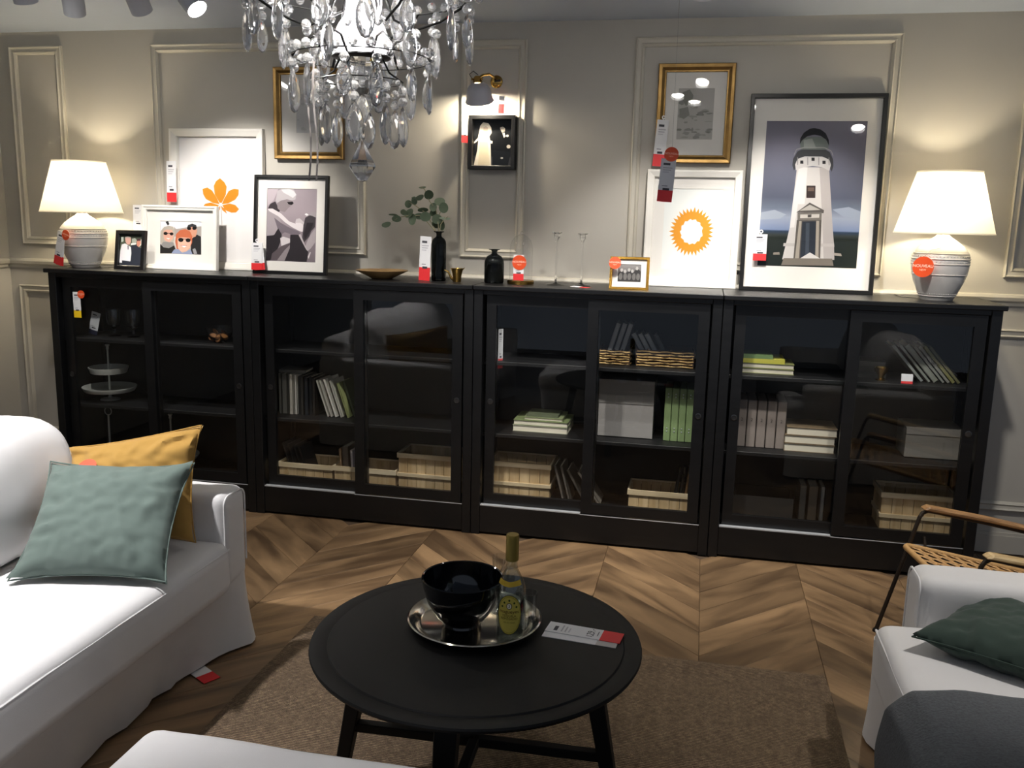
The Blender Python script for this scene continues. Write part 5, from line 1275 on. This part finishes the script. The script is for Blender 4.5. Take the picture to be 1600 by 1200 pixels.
# ================================================================ RATTAN ARMCHAIR
def armchair():
    t = thing('rattan_armchair', 'rattan armchair with wooden armrests behind the right sofa', 'armchair', (4.41, -.87, 0), .17)
    m_arm = wood('oiled_oak', '#7a5a3a', '#a07a50', (1.2, 16, 16), 0, .45, rand=False); m_arm2 = wood('pale_ash', '#b99a68', '#dcc294', (1.2, 16, 16), 0, .45, rand=False)
    m_met = mat('bronze_tube', '#3a322b', .4, .7); m_cane = mat('cane', '#b08a58', .6, var=.2, scale=40)
    for s, ma in ((1, m_arm), (-1, m_arm2)):
        y = .255*s
        MB().tube([(-.136, y-.016*s, .008), (-.06, y-.006*s, .28), (-.006, y, .478), (.004, y, .496), (.022, y, .505), (.06, y, .500), (.26, y, .462), (.47, y, .42), (.50, y, .405), (.53, y, .36), (.60, y, .008)], .008, 10).build('side_frame', m_met, t)
        pr = [(-.002, .513), (.02, .527), (.26, .487), (.50, .438), (.505, .428), (.50, .422), (.26, .470), (.02, .510)]
        MB().prism(pr, y-.024, y+.024).build('armrest', ma, t, .005)
        for x in (-.136, .60): MB().lathe([(0, 0), (.014, 0), (.014, .006), (.009, .014), (0, .014)], 16, (x, y-(.016*s if x < 0 else 0), 0)).build('foot', m_fblack, t)
    # seat rim and woven cane, sloping back
    def S(x, y): return (x, y, .372-.20*(x+.07))
    x0, x1, y0, y1 = -.07, .45, -.232, .232; r = .04; rim = []
    for cx_, cy_, a0 in ((x1-r, y1-r, 0), (x0+r, y1-r, PI/2), (x0+r, y0+r, PI), (x1-r, y0+r, 3*PI/2)):
        for k in range(6): a = a0+PI/2*k/5; rim.append(S(cx_+r*math.cos(a), cy_+r*math.sin(a)))
    MB().tube(rim, .011, 10, closed=True).build('seat_rim', m_cane, t)
    mb = MB(); st = .050; n1 = int((x1-x0-.02)/st); n2 = int((y1-y0-.02)/st)
    for i in range(n1+1):
        x = x0+.01+i*st
        for d in (-.003, .003): mb.tube([S(x+d, y0+.006), S(x+d, y1-.006)], .0026, 4)
    for j in range(n2+1):
        y = y0+.01+j*st
        for d in (-.003, .003): mb.tube([S(x0+.006, y+d), S(x1-.006, y+d)], .0026, 4)
    for k in range(-n2, n1+1):
        for sg in (1, -1):
            pts = []
            xa = x0+.01+(k+.5)*st; q = []
            for m_ in range(0, n2*2+1):
                x = xa+m_*st/2; y = (y0+.01+m_*st/2) if sg > 0 else (y1-.01-m_*st/2)
                if x0+.006 <= x <= x1-.006: q.append(S(x, y))
            if len(q) > 1: mb.tube([q[0], q[-1]], .0022, 4)
    tag(mb.build('cane_weave', m_cane, t), kind='stuff')
    MB().tube([(.02, y0, S(.02, 0)[2]), (.02, -.255, .40)], .006, 8).tube([(.02, y1, S(.02, 0)[2]), (.02, .255, .40)], .006, 8).tube([(.42, -.255, .40), (.42, y0, S(.42, 0)[2])], .006, 8).tube([(.42, .255, .40), (.42, y1, S(.42, 0)[2])], .006, 8).build('seat_bracket', m_met, t)
    # back
    bk = [(.45, y, z) for y, z in ((-.225, .27), (.225, .27))]
    def B(y, h): return (.45+.30*h, y, .27+.48*h)
    MB().tube([B(-.225, 0), B(-.235, .5), B(-.22, .96), B(-.19, 1), B(.19, 1), B(.22, .96), B(.235, .5), B(.225, 0)], .012, 10, closed=True).build('back_rim', m_arm, t)
    mb = MB()
    for i in range(-8, 9): mb.tube([B(i*.026, .01), B(i*.026, .99)], .0025, 4)
    for j in range(1, 20): mb.tube([B(-.22, j/20), B(.22, j/20)], .0025, 4)
    tag(mb.build('back_weave', m_cane, t), kind='stuff')
armchair()
